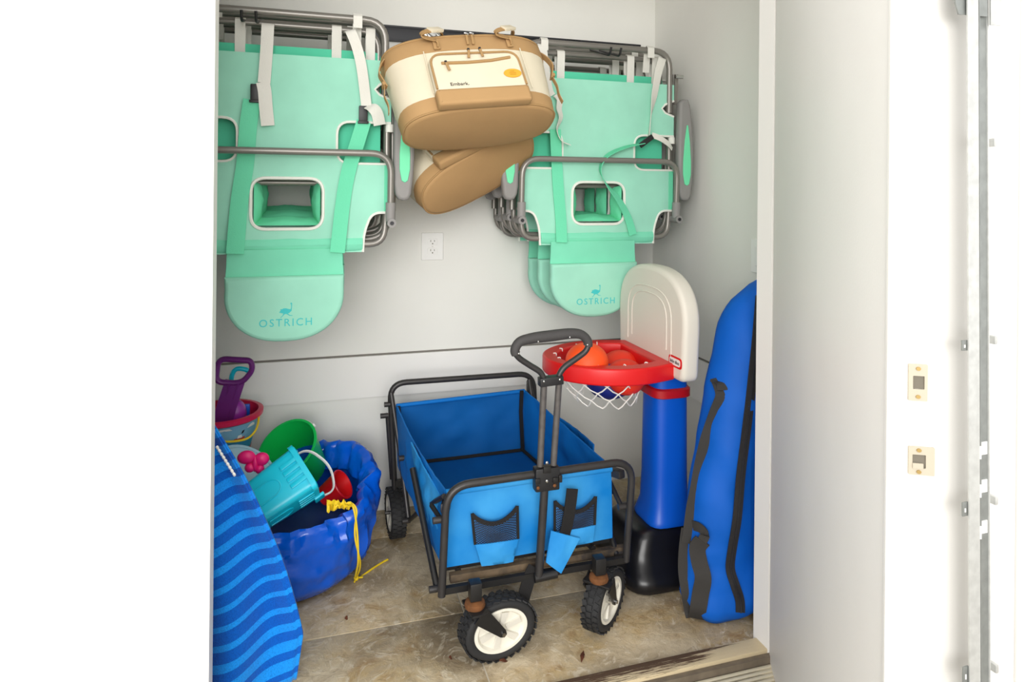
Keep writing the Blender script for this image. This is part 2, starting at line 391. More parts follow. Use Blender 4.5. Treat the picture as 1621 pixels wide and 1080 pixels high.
# threshold
th = thing('door_threshold', 'worn door threshold with ribbed aluminium tread across the closet opening', 'threshold', (0.42, 1.25, 0)); th['kind'] = 'structure'
def thr_wood():
    m = bpy.data.materials.new('weathered_wood'); m.use_nodes = True; nt = m.node_tree; b = nt.nodes['Principled BSDF']; b.inputs['Roughness'].default_value = 0.85
    geo = nt.nodes.new('ShaderNodeNewGeometry'); mp = nt.nodes.new('ShaderNodeMapping'); mp.inputs['Scale'].default_value = (7.0, 150, 90)
    nt.links.new(geo.outputs['Position'], mp.inputs[0]); n = nt.nodes.new('ShaderNodeTexNoise'); n.inputs['Scale'].default_value = 1.6; n.inputs['Detail'].default_value = 9; n.inputs['Roughness'].default_value = 0.72
    nt.links.new(mp.outputs[0], n.inputs['Vector'])
    sep = nt.nodes.new('ShaderNodeSeparateXYZ'); nt.links.new(geo.outputs['Position'], sep.inputs[0])
    def mr(src, a, b_, c, d):
        q = nt.nodes.new('ShaderNodeMapRange'); nt.links.new(src, q.inputs[0]); q.inputs[1].default_value = a; q.inputs[2].default_value = b_; q.inputs[3].default_value = c; q.inputs[4].default_value = d; return q.outputs[0]
    def add(a, b_):
        q = nt.nodes.new('ShaderNodeMath'); q.operation = 'ADD'; nt.links.new(a, q.inputs[0]); nt.links.new(b_, q.inputs[1]); return q.outputs[0]
    fac = add(add(n.outputs['Fac'], mr(sep.outputs['Y'], 1.252, 1.29, 0.06, -0.22)), mr(sep.outputs['X'], 0.80, 0.95, 0.0, 0.36))
    r = nt.nodes.new('ShaderNodeValToRGB'); nt.links.new(fac, r.inputs[0]); e = r.color_ramp.elements
    e[0].position = 0.45; e[0].color = rgb(88, 66, 48); e[1].position = 0.53; e[1].color = rgb(214, 196, 160)
    nt.links.new(r.outputs[0], b.inputs['Base Color'])
    bp = nt.nodes.new('ShaderNodeBump'); bp.inputs['Strength'].default_value = 0.4; bp.inputs['Distance'].default_value = 0.003; nt.links.new(n.outputs['Fac'], bp.inputs['Height']); nt.links.new(bp.outputs[0], b.inputs['Normal'])
    return m
g = G(th.location); g.box(((XJL + XJ) / 2, 1.270, 0.003), (XJ - XJL, 0.040, 0.016), bev=0.002); g.obj('sill', thr_wood(), th)
g = G(th.location); g.box(((XJL + XJ) / 2, 1.243, -0.010), (XJ - XJL, 0.012, 0.026)); g.obj('sill_edge', mat('weathered_edge', rgb(120, 108, 92), 0.8, var=0.3, vscale=30), th, smooth=False)
for k in range(9):
    g = G(th.location); y = 1.2315 - k * 0.0105
    g.box(((XJL + XJ) / 2 - 0.25 * 0 - k * 0.0025, y, -0.0135 - k * 0.0012), (XJ - XJL - k * 0.005, 0.0062, 0.006), bev=0.001); g.obj('rib', M['grille'], th)
g = G(th.location); g.box(((XJL + XJ) / 2 - 0.02, 1.187, -0.026), (XJ - XJL - 0.04, 0.10, 0.012)); g.obj('tread', mat('tread_base', rgb(104, 92, 70), 0.7), th, smooth=False)
# outlet
op = P(684, 390, DB)
ot = thing('wall_outlet', 'white duplex electrical outlet plate on the back wall below the tan cooler', 'outlet', (op.x, DB - 0.0005, op.z))
plate('cover_plate', [rrect(-0.0355, 0.0355, -0.044, 0.044, 0.004)], 0.006, M['outlet'], ot, y=-0.003, bev=0.0015)
for s in (-1, 1):
    f = plate('receptacle', [rrect(-0.0165, 0.0165, s * 0.0148 - 0.0108, s * 0.0148 + 0.0108, 0.007)], 0.003, M['outlet'], ot, y=-0.0068, bev=0.0006)
    for dx, h in ((-0.006, 0.0062), (0.006, 0.005)):
        plate('slot', [rrect(dx - 0.0009, dx + 0.0009, s * 0.0148 + 0.001 - h / 2 + 0.002, s * 0.0148 + 0.001 + h / 2 + 0.002, 0.0003, 1)], 0.0012, M['slot'], f, y=-0.0084)
    plate('ground_hole', [ell(0, s * 0.0148 - 0.0055, 0.0021, 0.0021, 10)], 0.0012, M['slot'], f, y=-0.0084)
plate('screw', [ell(0, 0, 0.002, 0.002, 10)], 0.002, M['steel'], ot, y=-0.0066)
sw = thing('light_switch', 'white switch plate on the right wall, half hidden by the jamb', 'switch', (XR - 0.0005, PX_(1197, 405, XR).y - 0.02, PX_(1197, 405, XR).z))
mm = Matrix.Rotation(R(-90), 4, 'Z')
plate('cover_plate', [rrect(-0.035, 0.035, -0.046, 0.046, 0.004)], 0.006, M['outlet'], sw, y=-0.003, bev=0.0015, mtx=mm)
plate('rocker', [rrect(-0.016, 0.016, -0.026, 0.026, 0.002)], 0.004, M['white'], sw, y=-0.007, bev=0.001, mtx=mm)

# right door leaf, standing open
hx, hy = 0.985, 1.247; dv = Vector((-0.468, -0.884, 0)); nv = Vector((0.884, -0.468, 0)); LW = 0.712
d1 = thing('door_1', 'grey-lit open door leaf standing at the right of the closet', 'door', (hx, hy, -0.012)); d1['kind'] = 'structure'
del d1['category']
m_leaf = frame((0, 0, 0), dv, nv, (0, 0, 1))
g = G(); g.box((LW / 2, 0.0225, 0.83), (LW, 0.044, 1.66), mtx=m_leaf, bev=0.0015); g.obj('leaf', M['door'], d1)
g = G(); g.box((LW - 0.006, -0.0012, 0.83), (0.010, 0.0036, 1.66), mtx=m_leaf, bev=0.001); g.obj('edge_bead', M['trim'], d1)
jb = G(); jb.box(((XJ - 0.002), 1.274, 0.82), (0.006, 0.05, 1.68)); struct(jb.obj('trim_5', M['trim'], smooth=False), 'narrow jamb strip at the right of the opening')
# strikes on the leaf's edge
ep = Vector((hx, hy, -0.012)) + dv * LW
def on_edge(px, py):
    d = ray(px, py); t = (ep.dot(dv)) / d.dot(dv); q = CAMV + d * t; return (q - Vector(ep)).dot(nv), q.z
m_edge = frame(dv * LW, nv, -dv, (0, 0, 1))          # x along thickness, -y out of the edge
m_edge_w = m_edge
def strike(name, a, b, hole, lip):
    u0, z1 = on_edge(*a); u1, z0 = on_edge(*b); zo = 0.012
    h0 = on_edge(hole[0], hole[1]); h1 = on_edge(hole[2], hole[3])
    hol = rrect(h0[0], h1[0], h1[1] + zo, h0[1] + zo, 0.0008, 2)
    s = plate(name, [rrect(u0, u1, z0 + zo, z1 + zo, 0.0015, 3), hol], 0.003, M['brassplate'], d1, y=-0.0012, mtx=m_edge)
    plate('recess', [rrect(h0[0] + .0004, h1[0] - .0004, h1[1] + zo + .0004, h0[1] + zo - .0004, 0.0006, 2)], 0.001, M['slot'], s, y=-0.0006, mtx=m_edge)
    if lip:
        plate('lip', [rrect(h0[0], h1[0] - 0.003, h1[1] + zo, h1[1] + zo + 0.006, 0.0006, 2)], 0.0016, M['brassplate'], s, y=-0.0032, mtx=m_edge)
    um = (u0 + u1) / 2 - (0.003 if lip else 0)
    for z in (z0 + (z1 - z0) * 0.12, z1 - (z1 - z0) * 0.12):
        plate('screw', [ell(um, z + zo, 0.0026, 0.0022, 12)], 0.0022, mat('brass_screw', rgb(176, 150, 96), 0.4, metal=0.7), s, y=-0.0028, mtx=m_edge)
strike('deadbolt_strike', (1437, 575), (1467, 635), (1444, 594, 1462, 616), False)
strike('latch_strike', (1437, 705), (1478, 753), (1443, 718, 1464, 741), True)

# galvanised track on the wall right of the door
YT = 0.925
def vx(px, Y=YT, py=540): return P(px, py, Y).x
trk = thing('garage_door_track', 'galvanised vertical garage door track with slots and clips, at the far right', 'track', (vx(1545) + 0.0135, YT, 0), (0, R(-1.0), 0))
to = trk.location - Vector((0.0135, 0, 0))
g = G(to); g.box(((vx(1524) + vx(1541)) / 2, YT - 0.010, 0.9), (vx(1541) - vx(1524), 0.0025, 1.9)); g.obj('front_flange', M['galv'], trk, smooth=False)
g = G(to); g.box((vx(1543), YT - 0.003, 0.9), (0.0025, 0.016, 1.9)); g.obj('web', M['galvd'], trk, smooth=False)
g = G(to); g.box(((vx(1545) + vx(1566)) / 2, YT + 0.004, 0.9), (vx(1566) - vx(1545), 0.0025, 1.9)); g.obj('channel', M['galvd'], trk, smooth=False)
g = G(to); g.tube([(vx(1566), YT + 0.002, -0.03), (vx(1566), YT + 0.002, 1.85)], 0.0022, 6); g.obj('rolled_edge', M['galv'], trk)
g = G(to); g.tube([(vx(1547), YT + 0.001, -0.03), (vx(1547), YT + 0.001, 1.85)], 0.0016, 6); g.obj('rolled_edge', M['galv'], trk)
for py in (711, 771, 836):
    z0 = P(1555, py + 10, YT).z; z1 = P(1555, py - 10, YT).z
    g = G(to); g.box(((vx(1549) + vx(1563)) / 2, YT + 0.002, (z0 + z1) / 2), (vx(1563) - vx(1549), 0.002, z1 - z0)); g.obj('slot', M['white'], trk, smooth=False)
    g = G(to); g.box((vx(1541.5), YT - 0.0115, (z0 + z1) / 2), (0.003, 0.002, z1 - z0)); g.obj('slot', M['white'], trk, smooth=False)
for py, h in ((545, 9), (803, 12), (1065, 15)):
    z = P(1522, py, YT).z; hh = h / FOC * 1.25
    g = G(to); g.box(((vx(1517) + vx(1526)) / 2, YT - 0.006, z), (vx(1526) - vx(1517), 0.003, hh * 1.8), bev=0.001); cl = g.obj('clip', M['galvd'], trk)
    g = G(to); g.box((vx(1520.5), YT - 0.0078, z - hh * 0.1), (0.003, 0.001, hh * 0.5)); g.obj('hole', M['white'], cl, smooth=False)
for py in (226, 540, 795, 1062):
    z = P(1570, py, YT).z
    g = G(to); g.box((vx(1569, YT + .008), YT + 0.016, z), (0.008, 0.036, 0.016), bev=0.003); g.obj('bolt', M['galv'], trk)
zt = P(1525, 24, YT).z
plate('flag_bracket', [[(vx(1510), zt + 0.2), (vx(1510), zt + 0.02), (vx(1515), zt), (vx(1560), zt), (vx(1560), zt + 0.2)]], 0.003, M['galvd'], trk, y=YT - 0.004, org=to)
g = G(to); g.box(((vx(1564) + vx(1580)) / 2, YT - 0.006, P(1572, 42, YT).z + 0.1), (vx(1580) - vx(1563), 0.003, 0.2)); g.obj('angle_bracket', M['galv'], trk, smooth=False)
for i, (a, b, yy) in enumerate(((1586, 1607, 0.957), (1609, 1640, 0.952))):
    sbox('trim_%d' % (6 + i), vx(a, 0.96), vx(b, 0.96), yy, 0.967, -0.06, 2.0, M['trim'], 'white vertical casing board at the far right' if i else 'narrow white vertical board behind the track')

# ================================================================== WALL RAIL AND HOOKS
rl = thing('wall_rail', 'black horizontal storage rail screwed to the back wall near the top', 'rail', (0.4, DB, 1.5))
g = G(rl.location); g.box((0.4, DB - 0.008, 1.507), (1.44, 0.015, 0.048), bev=0.002); g.obj('channel', M['rail'], rl)
g = G(rl.location); g.box((0.4, DB - 0.017, 1.528), (1.44, 0.004, 0.006)); g.box((0.4, DB - 0.017, 1.486), (1.44, 0.004, 0.006)); g.obj('lip', M['rail'], rl, smooth=False)
def hook(x, length, m, label, z=1.50):
    h = thing('storage_hook', label, 'hook', (x, DB - 0.018, z), group='hooks on the black rail')
    g = G(); g.box((0, -0.003, 0.006), (0.05, 0.006, 0.046), bev=0.004); g.obj('back_plate', m, h)
    for s in (-1, 1):
        g = G(); g.tube(fillet([(s * 0.016, -0.005, 0.015), (s * 0.016, -length, -0.085), (s * 0.016, -length - 0.010, -0.062)], 0.02), 0.0035, 8); g.obj('prong', m, h)
    return h
hook(P(682, 48, DB).x, 0.30, M['steel'], 'bright steel hook carrying the tan and cream cooler bags')
hook(-0.0456 - 0.09, 0.42, M['black'], 'black hook inside the left stack of beach chairs')
hook(0.862, 0.33, M['black'], 'black hook inside the right stack of beach chairs')

# ================================================================== BEACH CHAIRS
ZB = 0.64
def mirror(pts): return [(-x, z) for x, z in reversed(pts)]
def build_chair(loc):
    c = thing('beach_chair', 'chair', 'beach chair', loc)
    def pl(name, outs, th, m, parent, y=0.0, bev=0.0, smooth=False): return plate(name, [[(x, z - ZB) for x, z in o] for o in outs], th, m, parent, y=y, bev=bev, smooth=smooth)
    def tb(name, pts, r, m, parent, n=10, **k):
        g = G((0, 0, ZB)); g.tube(pts, r, n, **k); return g.obj(name, m, parent)
    # front canvas with face hole and arm notches
    vn = [(0.252, 1.298), (0.222, 1.286), (0.210, 1.273), (0.222, 1.260), (0.252, 1.249)]
    an = [(p.x, p.y) for p in fillet([(0.252, 1.188, 0), (0.117, 1.188, 0), (0.117, 1.082, 0), (0.252, 1.082, 0)], 0.034, 6)]
    bn = [(p.x, p.y) for p in fillet([(0.252, 0.957, 0), (0.205, 0.957, 0), (0.186, 0.905, 0), (0.184, 0.857, 0)], 0.03, 6)]
    right = [(0.252, 1.348)] + vn + an + bn
    outline = right + mirror(right)
    hole = rrect(-0.082, 0.082, 0.920, 1.040, 0.034, 7)
    can = pl('canvas', [outline, hole], 0.004, M['mint'], c)
    holeT = [(x, -0.0025, z) for x, z in rrect(-0.085, 0.085, 0.917, 1.043, 0.036, 7)]
    tb('face_hole_binding', holeT, 0.0042, M['trimw'], can, 6, closed=True)
    for s in (-1, 1):
        for nm, pth in (('notch_binding', vn), ('arm_hole_binding', an), ('corner_binding', bn)):
            tb(nm, [(s * x, -0.001, z) for x, z in pth], 0.0036, M['trimw'], can, 6)
        # side hem of stronger cloth
        pl('side_hem', [[(s * 0.226, 1.346), (s * 0.2525, 1.346), (s * 0.2525, 1.190), (s * 0.226, 1.190)]] if s > 0 else [[(s * 0.2525, 1.346), (s * 0.226, 1.346), (s * 0.226, 1.190), (s * 0.2525, 1.190)]], 0.0016, M['mint3'], can, y=-0.0028) if False else None
        g = G((0, 0, ZB)); g.box((s * 0.2435, -0.0026, 1.02), (0.015, 0.0012, 0.118)); g.obj('side_hem', M['mint3'], can, smooth=False)
    # hem at the lower edge: a tube of cloth with soft creases
    def hem(u, v):
        x = -0.183 + 0.366 * u; a = v * 2 * math.pi
        ry = 0.0135 + 0.003 * noise.noise(Vector((x * 18, v * 3, 3))); z = 0.8765 + math.sin(a) * (0.0205 + 0.002 * noise.noise(Vector((x * 14, v * 4, 8))))
        return Vector((x, 0.006 - math.cos(a) * ry, z))
    g = G((0, 0, ZB)); g.grid(hem, 36, 12); g.obj('lower_hem', M['mintf'], can, angle=80)
    # seat canvas behind, the shade on it put into a darker mint
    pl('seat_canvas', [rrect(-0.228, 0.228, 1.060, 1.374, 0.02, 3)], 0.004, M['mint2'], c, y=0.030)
    for x in (-0.115, 0.115, 0.2, -0.2):
        g = G((0, 0, ZB)); g.ribbon([(x, 0.026, 1.345), (x, 0.024, 1.39), (x, 0.0225, 1.42), (x, 0.0235, 1.433), (x, 0.035, 1.439), (x, 0.0465, 1.43), (x, 0.046, 1.39), (x, 0.036, 1.35)], (1, 0, 0), 0.024, 0.0014)
        g.obj('seat_loop', M['web'], c)
    for x in (-0.18, 0.165):
        g = G((0, 0, ZB)); g.ribbon([(x, -0.013, 1.425), (x, -0.0125, 1.455), (x, -0.004, 1.4625), (x, 0.008, 1.459), (x, 0.013, 1.435), (x, 0.02, 1.385)], (1, 0, 0), 0.022, 0.0014)
        g.obj('frame_loop', M['web'], c)
    # frames
    tb('seat_frame', fillet([(-0.236, 0.0, 1.26), (-0.236, 0.0, 1.450), (0.236, 0.0, 1.450), (0.236, 0.0, 1.26)], 0.055), 0.0095, M['alu'], c)
    tb('rear_frame', fillet([(-0.222, 0.035, 1.24), (-0.222, 0.035, 1.428), (0.222, 0.035, 1.428), (0.222, 0.035, 1.24)], 0.05), 0.008, M['alu'], c)
    tb('back_frame', fillet([(-0.243, 0.012, 1.37), (-0.243, 0.008, 0.95), (-0.236, 0.006, 0.876), (0.236, 0.006, 0.876), (0.243, 0.008, 0.95), (0.243, 0.012, 1.37)], [0, 0.03, 0.07, 0.07, 0.03, 0]), 0.0085, M['alu'], c)
    tb('leg_frame', fillet([(-0.250, -0.022, 0.93), (-0.250, -0.030, 1.108), (0.250, -0.030, 1.108), (0.250, -0.022, 0.93)], 0.052, 8), 0.0088, M['alu'], c)
    tb('cross_bar', [(-0.24, 0.04, 1.032), (0.24, 0.04, 1.032)], 0.0075, M['alu'], c)
    tb('stand_frame', fillet([(-0.252, 0.044, 1.10), (-0.252, 0.044, 0.885), (0.252, 0.044, 0.885), (0.252, 0.044, 1.10)], 0.06, 8), 0.008, M['alu'], c)
    for s in (-1, 1):
        tb('side_rail', [(s * 0.262, 0.03, 0.96), (s * 0.258, 0.03, 1.385)], 0.0085, M['alu'], c)
        # pivot bracket
        g = G((0, 0, ZB)); g.tube([(s * 0.250, -0.0235, 0.936), (s * 0.250, -0.0255, 0.984)], 0.0125, 14)
        pb = g.obj('pivot_bracket', M['plastic_grey'], c)
        g = G((0, 0, ZB)); g.tube([(s * 0.252, -0.041, 0.932), (s * 0.252, 0.014, 0.932)], 0.0115, 14); g.obj('pivot_cap', M['plastic_grey'], pb)
        g = G((0, 0, ZB)); g.tube([(s * 0.252, -0.0435, 0.932), (s * 0.252, -0.040, 0.932)], 0.005, 10); g.obj('rivet', M['rail'], pb)
        # armrest paddle
        prof = [(0.0, 0.988), (0.012, 0.992), (0.019, 1.005), (0.024, 1.05), (0.0265, 1.10), (0.026, 1.16), (0.021, 1.23), (0.013, 1.285), (0.006, 1.302), (-0.012, 1.302), (-0.024, 1.29), (-0.026, 1.20), (-0.027, 1.10), (-0.026, 1.03), (-0.022, 1.005), (-0.014, 0.992)]
        ao = [(s * 0.284 + s * x, z) for x, z in prof]
        if s < 0: ao = list(reversed(ao))
        ar = pl('armrest', [ao], 0.028, M['plastic_grey'], c, y=-0.012, bev=0.008, smooth=True)
        ins = [(s * 0.285 + x, z) for x, z in [(0, 1.035), (0.008, 1.04), (0.0135, 1.07), (0.0135, 1.11), (0.009, 1.17), (0.002, 1.222), (-0.002, 1.222), (-0.009, 1.17), (-0.0135, 1.11), (-0.0135, 1.07), (-0.008, 1.04)]]
        pl('armrest_insert', [ins], 0.004, M['mintins'], ar, y=-0.0265, bev=0.0015)
        g = G((0, 0, ZB)); g.bar((s * 0.270, 0.02, 1.29), (s * 0.272, 0.02, 1.385), 0.012, 0.005); g.obj('arm_link', M['alu'], c)
        g = G((0, 0, ZB)); g.tube([(s * 0.249, -0.014, 1.372), (s * 0.275, -0.014, 1.372)], 0.006, 10); g.obj('bolt', M['steel'], c)
        g = G((0, 0, ZB)); g.tube([(s * 0.249, 0.006, 1.165), (s * 0.249, 0.006, 1.185)], 0.0108, 12); g.obj('tube_sleeve', M['trimw'], c)
    # padded lining of the face hole
    def side(p0, p1, q0, q1, name):
        def fn(u, v):
            a = Vector(p0).lerp(Vector(p1), u); b = Vector(q0).lerp(Vector(q1), u); p = a.lerp(b, v)
            cen = Vector((0, 0.05, 0.98)); bul = math.sin(math.pi * u) ** 0.5 * math.sin(math.pi * v) ** 0.5 * 0.009 * (1 + 0.5 * noise.noise(p * 60))
            d = (cen - p); d.y = 0; return p + d.normalized() * bul
        g = G((0, 0, ZB)); g.grid(fn, 12, 8); return g.obj(name, M['mintpad'], can, angle=80)
    a0, b0, c0, d0 = (-0.078, 0.003, 0.926), (0.078, 0.003, 0.926), (0.078, 0.003, 1.034), (-0.078, 0.003, 1.034)
    a1, b1, c1, d1_ = (-0.062, 0.048, 0.944), (0.062, 0.048, 0.944), (0.062, 0.048, 1.026), (-0.062, 0.048, 1.026)
    side(a0, b0, a1, b1, 'hole_padding'); side(b0, c0, b1, c1, 'hole_padding'); side(d0, a0, d1_, a1, 'hole_padding')
    # head pillow flap
    pl('pillow_flap', [[(-0.137, 0.868), (-0.138, 0.83), (-0.140, 0.801), (0.137, 0.799), (0.134, 0.83), (0.133, 0.868)]], 0.005, M['mintf'], c, y=-0.008, bev=0.001)
    po = [(-0.141, 0.803)] + [(-0.141 + 0.0005 * k, 0.803 - k * 0.015) for k in range(1, 3)]
    for k in range(0, 25):
        a = math.pi + math.pi * k / 24; po.append((-0.002 + 0.139 * math.copysign(abs(math.cos(a)) ** 0.85, math.cos(a)), 0.755 + 0.112 * math.sin(a)))
    po += [(0.137, 0.773), (0.137, 0.788), (0.137, 0.803)]
    pil = pl('head_pillow', [list(reversed(po))], 0.026, M['mint'], c, y=-0.013, bev=0.0095, smooth=True)
    # print
    me = text_mesh('OSTRICH', 0.026, 0.0006, width=0.122, space=1.25); me.transform(Matrix.Translation((0.0, -0.0264, 0.690 - ZB)))
    link('lettering', me, M['logo'], pil)
    bird = [(-0.016, 0.716), (-0.012, 0.721), (-0.014, 0.723), (-0.008, 0.724), (-0.006, 0.7255), (0.0, 0.7255), (0.006, 0.7235), (0.0105, 0.7225), (0.0118, 0.727), (0.0117, 0.735), (0.0095, 0.7355), (0.0105, 0.7385), (0.0125, 0.7390), (0.0140, 0.7370), (0.0136, 0.727), (0.0128, 0.719), (0.008, 0.7145), (0.004, 0.7125), (0.009, 0.7085), (0.0150, 0.7078), (0.0150, 0.7068), (0.008, 0.7070), (0.001, 0.7120), (-0.003, 0.7115), (-0.008, 0.7062), (-0.012, 0.7030), (-0.0132, 0.7036), (-0.0085, 0.7078), (-0.006, 0.7130), (-0.010, 0.7140)]
    pl('bird_emblem', [bird], 0.0006, M['logo'], pil, y=-0.0264)
    return c
def copy_tree(o, parent=None):
    n = o.copy(); COL.objects.link(n); n.parent = parent
    for ch in o.children: copy_tree(ch, n)
    return n
XCR, XCL = 0.8368, -0.0456
chairs = []
proto = build_chair((XCR, 1.85, ZB))
specs = [(XCR, 1.85, 0.0, 'mint green folding beach chair hanging in front of the right stack'),
         (XCR - 0.004, 1.948, 0.004, 'mint green beach chair hanging in the middle of the right stack'),
         (XCR + 0.002, 2.055, -0.004, 'mint green beach chair nearest the wall in the right stack'),
         (XCL, 1.75, 0.0, 'mint green folding beach chair hanging in front of the left stack'),
         (XCL + 0.006, 1.85, 0.014, 'mint green beach chair hanging in the middle of the left stack'),
         (XCL - 0.004, 1.96, 0.022, 'mint green beach chair nearest the wall in the left stack')]
for i, (x, y, dz, lab) in enumerate(specs):
    c = proto if i == 0 else copy_tree(proto)
    c.location = (x, y, ZB + dz); c['label'] = lab; c['group'] = 'mint beach chairs hung in two stacks'; chairs.append(c)
for c in chairs[:3]:                       # the right stack's pillows hang a little to the left
    for ch in c.children:
        if ch.name.startswith(('pillow_flap', 'head_pillow')): ch.location.x = -0.016
cR, cL = chairs[0], chairs[3]
# carry straps of the two front chairs (drawn from points on the chair's front)
def strap(chair, name, pts, width, m, side=(1, 0, 0), th=0.0018, k=5, sides=None):
    g = G(chair.location); pp = catmull(pts, k)
    if sides: 
        ss = [Vector(sides[min(int(i / k), len(sides) - 1)]).lerp(Vector(sides[min(int(i / k) + 1, len(sides) - 1)]), (i % k) / k) for i in range(len(pp))]
    else: ss = side
    g.ribbon(pp, ss, width, th); return g.obj(name, m, chair)
YA = 1.75
f = lambda px, py, d=0.012: P(px, py, YA - d)
strap(cL, 'carry_strap', [f(399, 158, .008), f(393, 200, .008), f(388, 260, .008), f(379, 320, .008), f(372, 402, .020)], 0.040, M['mint3'])
strap(cL, 'carry_strap', [f(576, 192, .008), f(566, 225, .008), f(552, 270, .008), f(543, 320, .008), f(534, 400, .020)], 0.036, M['mint3'])
strap(cL, 'webbing', [f(425, 38, -.02), f(424, 42, .012), f(422, 80), f(419, 120), f(418, 131, .014)], 0.029, M['web'])
strap(cL, 'webbing', [f(416, 130, .015), f(419, 145, .018), f(421, 170, .017), f(424, 199, .014)], 0.031, M['web'])
strap(cL, 'webbing', [f(552, 50, -.02), f(555, 50, .010), f(565, 75, .012), f(573, 110, .012), f(580, 168, .014)], 0.026, M['web'], sides=[(1, 0, .35), (1, 0, .3), (1, 0, .2), (1, 0, .1), (1, 0, 0)])
strap(cL, 'webbing', [f(582, 168, .016), f(590, 171, .024), f(597, 180, .024), f(601, 198, .016)], 0.030, M['web'], sides=[(1, 0, .1), (1, .2, .4), (1, .1, .3), (1, 0, .1)])
for (px, py) in ((404, 146), (575, 180)):
    q = f(px, py, .012); g = G(cL.location); g.box(q, (0.022, 0.010, 0.040), bev=0.003); g.box(q + Vector((0, 0, -0.022)), (0.027, 0.008, 0.007), bev=0.002); g.obj('buckle', M['black'], cL)
YA = 1.85
strap(cR, 'carry_strap', [f(879, 205, .008), f(881, 250, .008), f(884, 300, .008), f(888, 350, .008), f(889, 384, .020)], 0.034, M['mint3'])
strap(cR, 'carry_strap', [f(1018, 227, .014), f(990, 233, .020), f(962, 246, .022), f(950, 268, .026), f(960, 292, .020), f(979, 316, .018), f(994, 345, .012), f(1002, 372, .018)], 0.026, M['mint3'],
      sides=[(.1, 1, .1), (.05, 1, .25), (.1, 1, .3), (.2, 1, 0), (.5, 1, .2), (1, .6, .2), (1, .2, 0), (1, 0, 0)])
strap(cR, 'webbing', [f(856, 72, -.01), f(858, 72, .012), f(862, 100, .012), f(868, 140, .012), f(873, 152, .013)], 0.026, M['web'])
strap(cR, 'webbing', [f(880, 150, .016), f(886, 158, .022), f(885, 172, .020), f(888, 186, .022), f(882, 205, .020), f(888, 222, .022), f(902, 229, .022)], [0.022] * 31, M['web'], sides=[(1, 0, 0), (1, .3, 0), (1, .5, 0), (.8, .7, 0), (.5, 1, 0), (.2, 1, .2), (.1, 1, .2)])
strap(cR, 'webbing', [f(1047, 92, -.01), f(1048, 94, .012), f(1042, 115, .012), f(1036, 150, .014), f(1031, 180, .014), f(1027, 215, .016)], 0.026, M['web'], sides=[(1, 0, -.3), (1, 0, -.25), (1, 0.1, 0), (1, .4, 0), (.6, 1, 0), (.3, 1, 0)])
strap(cR, 'webbing', [f(1032, 214, .018), f(1045, 219, .020), f(1058, 228, .018), f(1064, 236, .016)], 0.018, M['web'], sides=[(-.3, .3, 1), (-.4, .2, 1), (-.4, .2, 1), (-.4, .2, 1)])
g = G(cR.location); g.bar(f(1013, 231, .018), f(1033, 216, .018), 0.016, 0.008, up=(0, -1, 0), bev=0.002); g.obj('buckle', M['black'], cR)

